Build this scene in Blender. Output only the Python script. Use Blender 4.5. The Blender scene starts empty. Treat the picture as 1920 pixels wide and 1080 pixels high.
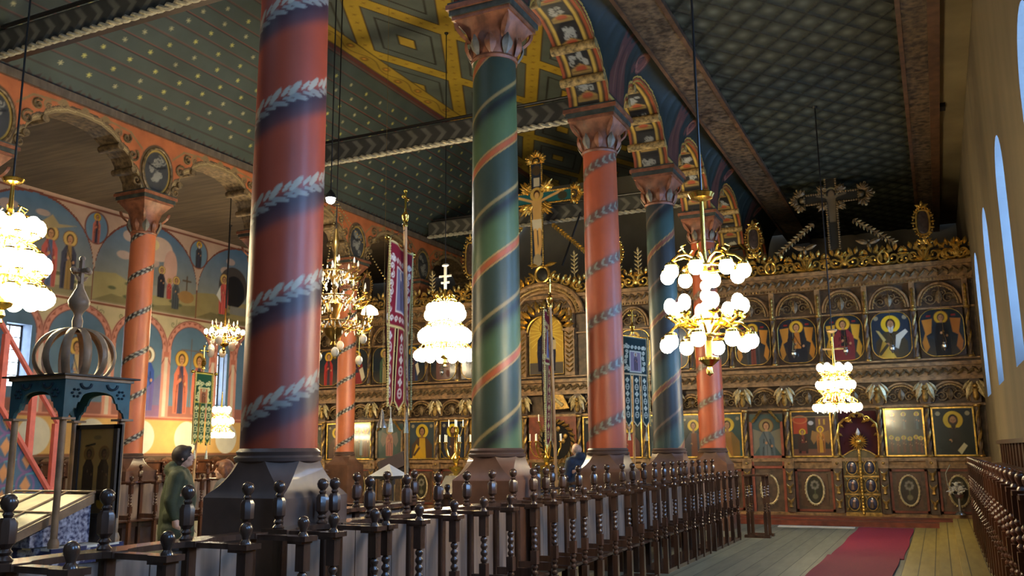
import bpy, math, random
import numpy as np
from mathutils import Vector, Matrix
PI=math.pi
random.seed(7); rng=np.random.default_rng(7)
SC=bpy.context.scene; COL=SC.collection
# ------------------------------------------------------------------ camera
F_PX=1669.0; YAW=25.2; PITCH=10.42; ROLL=-0.55; EYE=1.65
def basis():
    y,t,r=map(math.radians,(YAW,PITCH,ROLL))
    F=Vector((-math.sin(y)*math.cos(t),math.cos(y)*math.cos(t),math.sin(t)))
    R=Vector((math.cos(y),math.sin(y),0)); U=R.cross(F)
    return R*math.cos(r)+U*math.sin(r), -R*math.sin(r)+U*math.cos(r), F
R_,U_,F_=basis()
cam=bpy.data.cameras.new('camera'); co=bpy.data.objects.new('camera',cam); COL.objects.link(co)
cam.sensor_width=36; cam.lens=F_PX/1920*36; cam.clip_start=.05; cam.clip_end=200
co.matrix_world=Matrix(((R_.x,U_.x,-F_.x,0),(R_.y,U_.y,-F_.y,0),(R_.z,U_.z,-F_.z,EYE),(0,0,0,1)))
SC.camera=co
def at(px,py,depth):                       # point seen at a pixel, at a distance along the view axis
    d=F_+R_*((px-960)/F_PX)-U_*((py-540)/F_PX)
    return Vector((0,0,EYE))+d*depth
# ------------------------------------------------------------------ colour
def lin(c):
    c=np.asarray(c,float)/255.0
    return np.where(c<=.04045,c/12.92,((c+.055)/1.055)**2.4)
def L4(c): return tuple(lin(c))+(1.0,)
# ------------------------------------------------------------------ materials
M={}
def nodes(name):
    m=bpy.data.materials.new(name); m.use_nodes=True; nt=m.node_tree; b=nt.nodes['Principled BSDF']; M[name]=m
    return m,nt,b
def mat(name,c,rough=.5,metal=0,var=.25,scale=6,bump=0,stretch=(1,1,1),spec=.5,coat=0,c2=None,detail=4):
    m,nt,b=nodes(name); N=nt.nodes; K=nt.links
    tc=N.new('ShaderNodeTexCoord'); mp=N.new('ShaderNodeMapping'); mp.inputs['Scale'].default_value=stretch
    no=N.new('ShaderNodeTexNoise'); no.inputs['Scale'].default_value=scale; no.inputs['Detail'].default_value=detail
    K.new(tc.outputs['Object'],mp.inputs[0]); K.new(mp.outputs[0],no.inputs['Vector'])
    r=N.new('ShaderNodeValToRGB'); a=lin(c); lo=a*(1-var); hi=np.minimum(a*(1+var),1) if c2 is None else lin(c2)
    r.color_ramp.elements[0].color=tuple(lo)+(1,); r.color_ramp.elements[1].color=tuple(hi)+(1,)
    r.color_ramp.elements[0].position=.35; r.color_ramp.elements[1].position=.68
    K.new(no.outputs['Fac'],r.inputs[0]); K.new(r.outputs[0],b.inputs['Base Color'])
    b.inputs['Roughness'].default_value=rough; b.inputs['Metallic'].default_value=metal
    b.inputs['Specular IOR Level'].default_value=spec; b.inputs['Coat Weight'].default_value=coat
    if bump:
        bp=N.new('ShaderNodeBump'); bp.inputs['Strength'].default_value=bump; bp.inputs['Distance'].default_value=.02
        K.new(no.outputs['Fac'],bp.inputs['Height']); K.new(bp.outputs[0],b.inputs['Normal'])
    return m
def emis(name,c,s,base=None):
    m,nt,b=nodes(name); b.inputs['Base Color'].default_value=L4(base or c)
    b.inputs['Emission Color'].default_value=L4(c); b.inputs['Emission Strength'].default_value=s; return m
def paintmat(name,rough=.6,spec=.4,dirt=.25,coat=0,dscale=3,bump=0):
    m,nt,b=nodes(name); N=nt.nodes; K=nt.links
    a=N.new('ShaderNodeVertexColor'); a.layer_name='Col'
    no=N.new('ShaderNodeTexNoise'); no.inputs['Scale'].default_value=dscale; no.inputs['Detail'].default_value=6
    tc=N.new('ShaderNodeTexCoord'); K.new(tc.outputs['Object'],no.inputs['Vector'])
    mr=N.new('ShaderNodeMapRange'); mr.inputs[1].default_value=.3; mr.inputs[2].default_value=.7; mr.inputs[3].default_value=1-dirt; mr.inputs[4].default_value=1.0
    K.new(no.outputs['Fac'],mr.inputs[0])
    mx=N.new('ShaderNodeMix'); mx.data_type='RGBA'; mx.blend_type='MULTIPLY'; mx.inputs[0].default_value=1
    K.new(a.outputs[0],mx.inputs[6]); K.new(mr.outputs[0],mx.inputs[7]); K.new(mx.outputs[2],b.inputs['Base Color'])
    b.inputs['Roughness'].default_value=rough; b.inputs['Specular IOR Level'].default_value=spec; b.inputs['Coat Weight'].default_value=coat
    b.inputs['Coat Roughness'].default_value=.08
    if bump:
        bp=N.new('ShaderNodeBump'); bp.inputs['Strength'].default_value=bump; bp.inputs['Distance'].default_value=.01
        K.new(no.outputs['Fac'],bp.inputs['Height']); K.new(bp.outputs[0],b.inputs['Normal'])
    return m
mat('stall_wood',(72,50,38),.27,var=.4,scale=4,stretch=(3,3,.5),bump=.1,coat=.25)
mat('stall_wood_red',(78,45,28),.3,var=.4,scale=4,stretch=(3,3,.5),coat=.3)
mat('panel_wood',(126,106,92),.55,var=.3,scale=3,stretch=(4,4,.4))
mat('dark_wood',(48,36,28),.5,var=.4,scale=5,stretch=(1,1,.4))
mat('brown_wood',(96,66,44),.5,var=.35,scale=5,stretch=(1,1,.4))
mat('screen_wood',(142,108,70),.42,var=.45,scale=9,bump=.5)
mat('screen_red',(122,58,38),.45,var=.3,scale=6)
mat('screen_dark',(86,66,48),.5,var=.4,scale=8,bump=.3)
mat('carving',(150,120,74),.38,metal=.35,var=.5,scale=14,bump=.8)
mat('gold',(214,176,92),.3,metal=.85,var=.35,scale=10,bump=.2)
mat('old_gold',(168,134,72),.4,metal=.6,var=.5,scale=12,bump=.3)
mat('dim_gilt',(120,98,66),.5,metal=.3,var=.5,scale=12,bump=.3)
mat('brass',(222,184,92),.2,metal=1,var=.15,scale=6)
mat('silver',(190,190,184),.25,metal=.9,var=.2)
mat('iron',(36,34,32),.5,metal=.4,var=.3)
mat('crystal',(236,234,226),.08,var=.05,spec=.9)
mat('egg_white',(226,214,190),.35,var=.08)
mat('candle_wax',(238,232,214),.4,var=.05)
mat('plaster',(112,98,74),.85,var=.18,scale=1.1,stretch=(1,1,.35),bump=.25,detail=8)
mat('cream_plaster',(150,134,98),.85,var=.25,scale=.8,detail=6)
mat('reveal_plaster',(98,98,98),.7,var=.08,scale=2)
mat('grey_wall',(140,134,122),.9,var=.15,scale=1)
mat('aisle_boards',(98,84,68),.7,var=.25,scale=3,stretch=(.3,3,1))
mat('rail_pink',(190,92,80),.5,var=.15)
mat('carpet',(124,16,42),.85,var=.12,scale=30)
mat('pedestal_brown',(104,72,56),.34,var=.35,scale=3,bump=.1,coat=.15)
mat('pedestal_dark',(92,70,60),.42,var=.35,scale=3,bump=.1,coat=.1)
mat('capital_red',(138,84,56),.45,var=.4,scale=7,bump=.3)
mat('capital_leaf',(120,112,96),.5,var=.4,scale=7)
mat('capital_dark',(62,66,58),.5,var=.4,scale=8)
mat('curtain',(66,18,26),.9,var=.2)
mat('painted_dark',(14,11,10),.9,var=.1)
mat('skin',(214,168,142),.5,var=.06)
mat('hair_dark',(48,34,26),.6,var=.3,scale=30)
mat('hair_brown',(118,72,44),.6,var=.3,scale=30)
mat('hair_grey',(186,160,146),.6,var=.2,scale=30)
mat('jacket_green',(60,66,44),.75,var=.25,scale=9,bump=.6)
mat('jacket_navy',(38,52,74),.7,var=.3,scale=9,bump=.6)
mat('jacket_grey',(86,84,86),.8,var=.25,scale=9)
mat('trousers',(40,38,40),.8,var=.2)
mat('shoe',(26,22,20),.5,var=.2)
mat('yellow_cloth',(206,176,60),.8,var=.1)
mat('cloth_white',(222,216,204),.8,var=.08)
mat('fringe',(206,186,120),.8,var=.3,scale=60)
mat('fringe_pale',(210,214,200),.8,var=.2,scale=60)
mat('pole_wood',(202,160,112),.4,var=.12)
mat('teal_paint',(44,88,96),.5,var=.25,scale=5)
mat('throne_wood',(152,122,92),.45,var=.3,scale=6)
mat('black_iron',(20,18,18),.4,var=.2)
mat('glass_painted_glare',(232,228,186),.3,var=.12,spec=.9)  # pale yellow stands in for ceiling light reflected in the panes
mat('brass_dark',(150,120,66),.3,metal=.9,var=.3)
mat('brochure_white',(225,228,230),.5,var=.05)
paintmat('fresco',.75,.3,.15); paintmat('column_paint',.42,.5,.25,coat=0,dscale=2.2); paintmat('icon_paint',.22,.5,.15,coat=.6)
paintmat('ceiling_paint',.6,.3,.3,dscale=1.4); paintmat('cloth_paint',.85,.2,.1); paintmat('arcade_paint',.55,.35,.3,dscale=3)
BULB=emis('bulb_glow',(255,236,190),26); emis('lamp_warm',(255,206,130),14); emis('daylight_pane',(144,194,255),12); emis('spot_glow',(255,250,240),60)
emis('lit_glass',(255,240,205),5); emis('left_pane',(214,238,255),4.5)
def planks(name,c,c2,w,axis,rough=.6,gap=.012):     # floor boards
    m,nt,b=nodes(name); N=nt.nodes; K=nt.links
    tc=N.new('ShaderNodeTexCoord'); sp=N.new('ShaderNodeSeparateXYZ'); K.new(tc.outputs['Object'],sp.inputs[0])
    d=N.new('ShaderNodeMath'); d.operation='DIVIDE'; K.new(sp.outputs[axis],d.inputs[0]); d.inputs[1].default_value=w
    fr=N.new('ShaderNodeMath'); fr.operation='FRACT'; K.new(d.outputs[0],fr.inputs[0])
    fl=N.new('ShaderNodeMath'); fl.operation='FLOOR'; K.new(d.outputs[0],fl.inputs[0])
    wn=N.new('ShaderNodeTexWhiteNoise'); wn.noise_dimensions='1D'; K.new(fl.outputs[0],wn.inputs['W'])
    no=N.new('ShaderNodeTexNoise'); no.inputs['Scale'].default_value=4; no.inputs['Detail'].default_value=6
    mp=N.new('ShaderNodeMapping'); mp.inputs['Scale'].default_value=(3,.4,1) if axis==0 else (.4,3,1)
    K.new(tc.outputs['Object'],mp.inputs[0]); K.new(mp.outputs[0],no.inputs['Vector'])
    ad=N.new('ShaderNodeMath'); ad.operation='MULTIPLY_ADD'; K.new(wn.outputs[0],ad.inputs[0]); ad.inputs[1].default_value=.4; K.new(no.outputs['Fac'],ad.inputs[2])
    r=N.new('ShaderNodeValToRGB'); r.color_ramp.elements[0].color=L4(c); r.color_ramp.elements[1].color=L4(c2)
    r.color_ramp.elements[0].position=.4; r.color_ramp.elements[1].position=1
    K.new(ad.outputs[0],r.inputs[0])
    g=N.new('ShaderNodeMath'); g.operation='GREATER_THAN'; K.new(fr.outputs[0],g.inputs[0]); g.inputs[1].default_value=gap/w
    mx=N.new('ShaderNodeMix'); mx.data_type='RGBA'; K.new(g.outputs[0],mx.inputs[0]); mx.inputs[6].default_value=L4(tuple(x*.4 for x in c)); K.new(r.outputs[0],mx.inputs[7])
    K.new(mx.outputs[2],b.inputs['Base Color']); b.inputs['Roughness'].default_value=rough
    return m
planks('floor_boards',(92,92,78),(122,120,100),.26,0,.55)
planks('yellow_boards',(138,118,58),(168,146,80),.2,0,.5)
# ------------------------------------------------------------------ mesh builder
class MB:
    def __init__(s): s.v=[]; s.f=[]; s.m=[]
    def add(s,v,f,m=0):
        o=len(s.v); s.v+=[tuple(p) for p in v]; s.f+=[tuple(i+o for i in q) for q in f]; s.m+=[m]*len(f); return s
    def box(s,x0,x1,y0,y1,z0,z1,m=0,bev=0):
        if bev:
            b=min(bev,(x1-x0)/2.2,(y1-y0)/2.2,(z1-z0)/2.2)
            return s.prism([(x0+b,y0),(x1-b,y0),(x1,y0+b),(x1,y1-b),(x1-b,y1),(x0+b,y1),(x0,y1-b),(x0,y0+b)],z0,z1,m)
        v=[(x,y,z) for z in (z0,z1) for y in (y0,y1) for x in (x0,x1)]
        return s.add(v,[(0,2,3,1),(4,5,7,6),(0,1,5,4),(2,6,7,3),(0,4,6,2),(1,3,7,5)],m)
    def prism(s,pts,a,b,m=0,axis='z'):
        n=len(pts)
        def P(p,h): return (p[0],p[1],h) if axis=='z' else ((h,p[0],p[1]) if axis=='x' else (p[0],h,p[1]))
        v=[P(p,a) for p in pts]+[P(p,b) for p in pts]
        f=[tuple(range(n))[::-1],tuple(range(n,2*n))]+[(i,(i+1)%n,n+(i+1)%n,n+i) for i in range(n)]
        return s.add(v,f,m)
    def lathe(s,prof,c=(0,0,0),n=16,m=0,sq=None):
        # prof: (r,z); sq: list of squareness 0..1 per ring (optional)
        v=[];f=[]
        for k,(r,z) in enumerate(prof):
            for i in range(n):
                a=2*PI*(i+.5)/n; q=(sq[k] if sq else 0)
                rr=r*(1-q)+q*r/max(abs(math.cos(a)),abs(math.sin(a)))
                v.append((c[0]+rr*math.cos(a),c[1]+rr*math.sin(a),c[2]+z))
        K=len(prof)
        for k in range(K-1):
            for i in range(n):
                j=(i+1)%n; f.append((k*n+i,k*n+j,(k+1)*n+j,(k+1)*n+i))
        f.append(tuple(range(n))[::-1]); f.append(tuple((K-1)*n+i for i in range(n)))
        return s.add(v,f,m)
    def tube(s,pts,r,n=8,m=0,flat=1.0,up=None):
        pts=[Vector(p) for p in pts]; K=len(pts)
        rs=r if isinstance(r,(list,tuple)) else [r]*K
        v=[];f=[]; prev=None
        for k,p in enumerate(pts):
            t=(pts[min(k+1,K-1)]-pts[max(k-1,0)]); t=t.normalized() if t.length>1e-9 else Vector((0,0,1))
            a=Vector(up) if up else (prev if prev is not None else (Vector((0,0,1)) if abs(t.z)<.9 else Vector((1,0,0))))
            a=a-t*a.dot(t)
            if a.length<1e-6: a=Vector((1,0,0))-t*t.x
            a.normalize(); prev=a; b=t.cross(a)
            for i in range(n):
                g=2*PI*i/n; v.append(p+a*(rs[k]*math.cos(g)*flat)+b*(rs[k]*math.sin(g)))
        for k in range(K-1):
            for i in range(n):
                j=(i+1)%n; f.append((k*n+i,k*n+j,(k+1)*n+j,(k+1)*n+i))
        f.append(tuple(range(n))[::-1]); f.append(tuple((K-1)*n+i for i in range(n)))
        return s.add(v,f,m)
    def ball(s,c,r,n=10,m=0,sc=(1,1,1)):
        K=max(4,n//2+1); prof=[(max(math.sin(PI*k/K),.02),-math.cos(PI*k/K)) for k in range(K+1)]
        v=[];f=[]
        for (q,z) in prof:
            for i in range(n):
                a=2*PI*i/n; v.append((c[0]+r*sc[0]*q*math.cos(a),c[1]+r*sc[1]*q*math.sin(a),c[2]+r*sc[2]*z))
        for k in range(K):
            for i in range(n):
                j=(i+1)%n; f.append((k*n+i,k*n+j,(k+1)*n+j,(k+1)*n+i))
        f.append(tuple(range(n))[::-1]); f.append(tuple(K*n+i for i in range(n)))
        return s.add(v,f,m)
    def leaf(s,p,d,w,L,nrm=(0,-1,0),m=0,th=.012,curl=.2):
        # a pointed leaf: base p, direction d, width w, length L, lying across nrm
        p=Vector(p); d=Vector(d).normalized(); n=Vector(nrm).normalized(); sd=d.cross(n)
        prof=[(0,.25),(.25,.8),(.5,1),(.75,.62),(1,.05)]
        v=[]
        for t,q in prof:
            c=p+d*(L*t)+n*(curl*L*math.sin(t*PI)*.5)
            v+= [c+sd*(w/2*q), c+n*th, c-sd*(w/2*q), c-n*th*.4]
        f=[]
        for k in range(4):
            for i in range(4): j=(i+1)%4; f.append((k*4+i,k*4+j,(k+1)*4+j,(k+1)*4+i))
        f.append((3,2,1,0)); f.append((16,17,18,19)); return s.add(v,f,m)
    def xf(s,mtx,start=0):
        for i in range(start,len(s.v)): s.v[i]=tuple(mtx@Vector(s.v[i]))
        return s
    def merge(s,o,mtx=None,m=None):
        v=o.v if mtx is None else [tuple(mtx@Vector(p)) for p in o.v]
        b=len(s.v); s.v+=v; s.f+=[tuple(i+b for i in q) for q in o.f]; s.m+=(o.m if m is None else [m]*len(o.f)); return s
    def mesh(s,name,mats,smooth=True):
        me=bpy.data.meshes.new(name); me.from_pydata(s.v,[],s.f)
        for k in (mats if isinstance(mats,(list,tuple)) else [mats]): me.materials.append(M[k])
        me.polygons.foreach_set('material_index',s.m)
        if smooth:
            me.polygons.foreach_set('use_smooth',[True]*len(s.f))
            try: me.set_sharp_from_angle(angle=math.radians(38))
            except Exception: pass
        me.update(); return me
    def obj(s,name,mats,parent=None,smooth=True):
        o=bpy.data.objects.new(name,s.mesh(name,mats,smooth)); COL.objects.link(o)
        if parent: put(o,parent)
        return o
def put(o,parent):
    o.parent=parent; o.matrix_parent_inverse=parent.matrix_basis.inverted()
def tag(o,label=None,cat=None,group=None,kind=None):
    if label: o['label']=label
    if cat: o['category']=cat
    if group: o['group']=group
    if kind: o['kind']=kind
    return o
def thing(name,label,cat,loc=(0,0,0),group=None,rz=0):
    o=bpy.data.objects.new(name,None); o.empty_display_size=.1; COL.objects.link(o); o.location=loc; o.rotation_euler=(0,0,rz)
    if label: o['kind']='thing'
    return tag(o,label,cat,group)
def single(o,label,cat,group=None): o['kind']='thing'; return tag(o,label,cat,group)
def copytree(r,loc,rz=None,label=None,group=None,scale=None):
    c=r.copy(); COL.objects.link(c); c.location=loc
    if rz is not None: c.rotation_euler=(0,0,rz)
    if scale: c.scale=scale
    if label: c['label']=label
    if group: c['group']=group
    for ch in [o for o in ALLKIDS(r)]:
        d=ch.copy(); COL.objects.link(d); d.parent=c; 
        for g in ALLKIDS(ch):
            e=g.copy(); COL.objects.link(e); e.parent=d
    return c
def ALLKIDS(r): return list(r.children)
def struct(o): o['kind']='structure'; return o
# ------------------------------------------------------------------ painter
class Cv:
    """a painting laid out in metres on a fine grid; u to the right, v up"""
    def __init__(s,w,h,res,bg,u0=0,v0=0):
        s.w,s.h=w,h; s.nu=max(2,int(round(w/res))+1); s.nv=max(2,int(round(h/res))+1)
        s.u=np.linspace(u0,u0+w,s.nu); s.v=np.linspace(v0,v0+h,s.nv)
        s.U,s.V=np.meshgrid(s.u,s.v); s.a=np.zeros((s.nv,s.nu,3)); s.a[:]=lin(bg); s.res=res
    def win(s,u0,u1,v0,v1):
        i0,i1=np.searchsorted(s.u,[u0-s.res,u1+s.res]); j0,j1=np.searchsorted(s.v,[v0-s.res,v1+s.res])
        return slice(j0,j1),slice(i0,i1)
    def mix(s,sl,w,c):
        w=np.clip(w,0,1)[...,None]; s.a[sl]=s.a[sl]*(1-w)+lin(c)*w
    def sdf(s,sl,d,c,al=1): s.mix(sl,al*np.clip(.5-d/s.res,0,1),c)
    def ell(s,cx,cy,rx,ry,c,al=1,rot=0):
        R=max(rx,ry); sl=s.win(cx-R,cx+R,cy-R,cy+R); x=s.U[sl]-cx; y=s.V[sl]-cy
        if rot: x,y=x*math.cos(rot)+y*math.sin(rot),-x*math.sin(rot)+y*math.cos(rot)
        d=(np.sqrt((x/rx)**2+(y/ry)**2)-1)*min(rx,ry); s.sdf(sl,d,c,al); return s
    def ring(s,cx,cy,rx,ry,w,c,al=1,top=False):
        R=max(rx,ry)+w; sl=s.win(cx-R,cx+R,cy-(0 if top else R),cy+R); x=s.U[sl]-cx; y=s.V[sl]-cy
        d=np.abs((np.sqrt((x/rx)**2+(y/ry)**2)-1)*min(rx,ry))-w/2; s.sdf(sl,d,c,al); return s
    def rect(s,u0,u1,v0,v1,c,al=1):
        sl=s.win(u0,u1,v0,v1); x=s.U[sl];y=s.V[sl]
        d=np.maximum(np.maximum(u0-x,x-u1),np.maximum(v0-y,y-v1)); s.sdf(sl,d,c,al); return s
    def frame(s,u0,u1,v0,v1,w,c):
        s.rect(u0,u1,v0,v0+w,c); s.rect(u0,u1,v1-w,v1,c); s.rect(u0,u0+w,v0,v1,c); s.rect(u1-w,u1,v0,v1,c); return s
    def poly(s,pts,c,al=1):
        xs=[p[0] for p in pts]; ys=[p[1] for p in pts]; sl=s.win(min(xs),max(xs),min(ys),max(ys)); x=s.U[sl]; y=s.V[sl]
        ins=np.zeros(x.shape,bool); dist=np.full(x.shape,1e9); n=len(pts)
        for i in range(n):
            x1,y1=pts[i]; x2,y2=pts[(i+1)%n]
            if y1!=y2:
                cnd=((y1>y)!=(y2>y)); xi=(x2-x1)*(y-y1)/(y2-y1)+x1; ins^=(cnd&(x<xi))
            L=(x2-x1)**2+(y2-y1)**2+1e-12; t=np.clip(((x-x1)*(x2-x1)+(y-y1)*(y2-y1))/L,0,1)
            dist=np.minimum(dist,np.hypot(x-x1-t*(x2-x1),y-y1-t*(y2-y1)))
        s.sdf(sl,np.where(ins,-dist,dist),c,al); return s
    def line(s,pts,w,c,al=1):
        for (x1,y1),(x2,y2) in zip(pts[:-1],pts[1:]):
            sl=s.win(min(x1,x2)-w,max(x1,x2)+w,min(y1,y2)-w,max(y1,y2)+w); x=s.U[sl]; y=s.V[sl]
            if x.size==0: continue
            L=(x2-x1)**2+(y2-y1)**2+1e-12; t=np.clip(((x-x1)*(x2-x1)+(y-y1)*(y2-y1))/L,0,1)
            s.sdf(sl,np.hypot(x-x1-t*(x2-x1),y-y1-t*(y2-y1))-w/2,c,al)
        return s
    def spiral(s,cx,cy,r,turns,w,c,a0=0,dirn=1):
        n=int(18*turns)+2
        pts=[(cx+r*(1-k/n)*math.cos(a0+dirn*2*PI*turns*k/n),cy+r*(1-k/n)*math.sin(a0+dirn*2*PI*turns*k/n)) for k in range(n)]
        return s.line(pts,w,c)
    def star(s,cx,cy,r,c,n=6,a0=None):
        a0=random.random() if a0 is None else a0
        for k in range(n//2 if n%2==0 else n):
            a=a0+PI*2*k/n
            if n%2==0: s.line([(cx-r*math.cos(a),cy-r*math.sin(a)),(cx+r*math.cos(a),cy+r*math.sin(a))],r*.34,c)
            else: s.line([(cx,cy),(cx+r*math.cos(a),cy+r*math.sin(a))],r*.34,c)
        return s.ell(cx,cy,r*.45,r*.45,c)
    def mottle(s,amp=.12,sc=.35):
        # soft uneven pigment
        n=np.zeros(s.U.shape)
        for k in range(6):
            fx,fy=rng.normal(size=2)/sc; ph=rng.random()*6; n+=np.sin(s.U*fx+s.V*fy+ph+1.3*np.sin(s.U*fy*.6-s.V*fx*.5))
        s.a*=(1+amp*n/3)[...,None]; s.a=np.clip(s.a,0,1); return s
    def build(s,name,fn,material,parent=None,back=None,mask=None,smooth=True,closeu=False):
        P=fn(s.U,s.V); P=np.stack(P,-1).reshape(-1,3); nu,nv=s.nu,s.nv
        idx=np.arange(nu*nv).reshape(nv,nu)
        q=np.stack([idx[:-1,:-1],idx[:-1,1:],idx[1:,1:],idx[1:,:-1]],-1)
        if mask is not None:
            uc=(s.U[:-1,:-1]+s.U[1:,1:])/2; vc=(s.V[:-1,:-1]+s.V[1:,1:])/2; q=q[mask(uc,vc)]
        q=q.reshape(-1,4)
        me=bpy.data.meshes.new(name); me.vertices.add(len(P)); me.vertices.foreach_set('co',P.ravel())
        me.loops.add(q.size); me.loops.foreach_set('vertex_index',q.ravel().astype(np.int32))
        me.polygons.add(len(q)); me.polygons.foreach_set('loop_start',np.arange(0,q.size,4,dtype=np.int32)); me.polygons.foreach_set('loop_total',np.full(len(q),4,dtype=np.int32))
        if smooth: me.polygons.foreach_set('use_smooth',np.ones(len(q),bool))
        me.update(calc_edges=True)
        ca=me.color_attributes.new('Col','FLOAT_COLOR','POINT'); c4=np.ones((nu*nv,4)); c4[:,:3]=s.a.reshape(-1,3); ca.data.foreach_set('color',c4.ravel())
        me.materials.append(M[material]); o=bpy.data.objects.new(name,me); COL.objects.link(o)
        if parent: put(o,parent)
        return o
def saint(c,cx,y0,h,robe,cloak,halo=(222,178,50),hair=(60,36,24),skin=(190,140,98),beard=None,seated=False,scroll=False,wings=None,arms=1):
    w=h*(.27 if not seated else .36); hy=y0+h*.86; hr=h*.068
    if wings:
        for sgn in (-1,1): c.poly([(cx+sgn*h*.08,y0+h*.74),(cx+sgn*h*.3,y0+h*.82),(cx+sgn*h*.36,y0+h*.5),(cx+sgn*h*.26,y0+h*.3),(cx+sgn*h*.12,y0+h*.5)],wings)
    c.ell(cx,hy,hr*2,hr*2,halo); c.ring(cx,hy,hr*2,hr*2,h*.012,(120,70,30))
    c.poly([(cx-w*.5,y0),(cx-w*.56,y0+h*.35),(cx-w*.52,y0+h*.62),(cx-w*.25,y0+h*.75),(cx+w*.25,y0+h*.75),(cx+w*.52,y0+h*.62),(cx+w*.56,y0+h*.35),(cx+w*.5,y0)],cloak)
    c.poly([(cx-w*.2,y0),(cx-w*.16,y0+h*.5),(cx-w*.12,y0+h*.75),(cx+w*.14,y0+h*.75),(cx+w*.2,y0+h*.5),(cx+w*.24,y0)],robe)
    dk=tuple(x*.6 for x in cloak); dr=tuple(x*.65 for x in robe)
    for q in (-.36,-.3,.33,.42): c.line([(cx+w*q,y0+h*.02),(cx+w*q*.9,y0+h*.34),(cx+w*q*.6,y0+h*.6)],h*.012,dk)
    c.line([(cx+w*.02,y0),(cx,y0+h*.5)],h*.01,dr); c.line([(cx-w*.2,y0+h*.74),(cx+w*.05,y0+h*.55),(cx+w*.3,y0+h*.42)],h*.016,dk)
    if seated: c.poly([(cx-w*.55,y0+h*.3),(cx-w*.3,y0+h*.42),(cx+w*.3,y0+h*.42),(cx+w*.55,y0+h*.3),(cx+w*.45,y0+h*.1),(cx-w*.45,y0+h*.1)],cloak)
    c.ell(cx,hy,hr*1.05,hr*1.25,hair); c.ell(cx,hy-hr*.12,hr*.72,hr*.95,skin)
    c.poly([(cx-hr*.4,hy-hr),(cx-hr*.4,hy-hr*1.6),(cx+hr*.4,hy-hr*1.6),(cx+hr*.4,hy-hr)],skin)
    if beard: c.poly([(cx-hr*.7,hy-hr*.3),(cx-hr*.45,hy-hr*1.7),(cx,hy-hr*2.3),(cx+hr*.45,hy-hr*1.7),(cx+hr*.7,hy-hr*.3),(cx,hy-hr*.7)],beard)
    for e in (-1,1): c.ell(cx+e*hr*.28,hy+hr*.02,hr*.1,hr*.07,(30,20,16))
    c.line([(cx,hy),(cx,hy-hr*.4)],hr*.1,(140,90,60)); c.line([(cx-hr*.2,hy-hr*.62),(cx+hr*.2,hy-hr*.62)],hr*.1,(130,50,40))
    if arms:
        c.line([(cx-w*.45,y0+h*.6),(cx-w*.4,y0+h*.46),(cx-w*.08,y0+h*.52)],h*.05,cloak); c.ell(cx-w*.05,y0+h*.53,h*.022,h*.026,skin)
        c.ell(cx+w*.34,y0+h*.47,h*.022,h*.026,skin)
    if scroll: c.poly([(cx+w*.25,y0+h*.5),(cx+w*.55,y0+h*.56),(cx+w*.75,y0+h*.3),(cx+w*.5,y0+h*.2)],(224,214,184))
# ================================================================== ROOM SHELL
XC,XL,XR,XW=-4.4,-14.2,1.0,-19.4
COLY=[5.29,8.92,12.6,15.93,19.4]; LY=[9.15,12.68,16.2,19.7,23.2]
o=MB().box(XW-.3,1.9,-4.5,28.5,-.2,0).obj('floor','floor_boards'); struct(o)
o=MB().box(XW-.3,1.9,-4.9,-4.5,0,11.5).obj('wall_back','grey_wall'); struct(o)
o=MB().box(XW-.3,1.9,28.5,28.9,0,11.5).obj('wall_front','grey_wall'); struct(o)
# --- the deep window wall on the right
def window_wall():
    wins=[(y,y+1.3) for y in (.45,4.3,8.15,12.0,15.85,19.7)]; z0,zs,R=2.67,4.95,.65
    b=MB(); xs=XR
    def q(pts): b.add(pts,[(0,1,2,3)])
    y=-4.5
    for (a,c) in wins:
        q([(xs,y,0),(xs,a,0),(xs,a,8.3),(xs,y,8.3)][::-1])
        q([(xs,a,0),(xs,c,0),(xs,c,z0),(xs,a,z0)][::-1])
        n=14; cy=(a+c)/2; arc=[(cy-R*math.cos(PI*k/n),zs+R*math.sin(PI*k/n)) for k in range(n+1)]
        for (y1,h1),(y2,h2) in zip(arc[:-1],arc[1:]): q([(xs,y1,h1),(xs,y2,h2),(xs,y2,8.3),(xs,y1,8.3)][::-1])
        y=c
    q([(xs,y,0),(xs,28.5,0),(xs,28.5,8.3),(xs,y,8.3)][::-1])
    struct(b.obj('wall_right','plaster'))
    r=MB(); xb=1.62
    for (a,c) in wins:
        n=14; cy=(a+c)/2; arc=[(cy-R*math.cos(PI*k/n),zs+R*math.sin(PI*k/n)) for k in range(n+1)]
        loop=[(a,z0)]+arc+[(c,z0)]
        for (y1,h1),(y2,h2) in zip(loop[:-1],loop[1:]): r.add([(xs,y1,h1),(xs,y2,h2),(xb,y2,h2),(xb,y1,h1)],[(0,1,2,3)])
        r.add([(xs,a,z0),(xs,c,z0),(xb,c,z0+.25),(xb,a,z0+.25)],[(3,2,1,0)])
    struct(r.obj('trim_1','reveal_plaster'))
    for k,(a,c) in enumerate(wins):
        cy=(a+c)/2; w=thing('window_%d'%(k+1),None,None,(xb,cy,z0)); struct(w)
        p=MB(); arc=[(cy-R*math.cos(PI*j/14),zs+R*math.sin(PI*j/14)) for j in range(15)]
        p.prism([(a,z0)]+arc+[(c,z0)],xb+.01,xb+.03,axis='x'); p.obj('pane','daylight_pane',w)
        g=MB()
        for yy in (a+.02,cy,c-.02): g.box(xb-.03,xb+.012,yy-.02,yy+.02,z0,zs+.45 if yy==cy else zs)
        for j in range(1,7): g.box(xb-.03,xb+.012,a,c,z0+j*.4-.012,z0+j*.4+.012)
        g.obj('window_frame','dark_wood',w)
window_wall()
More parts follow.
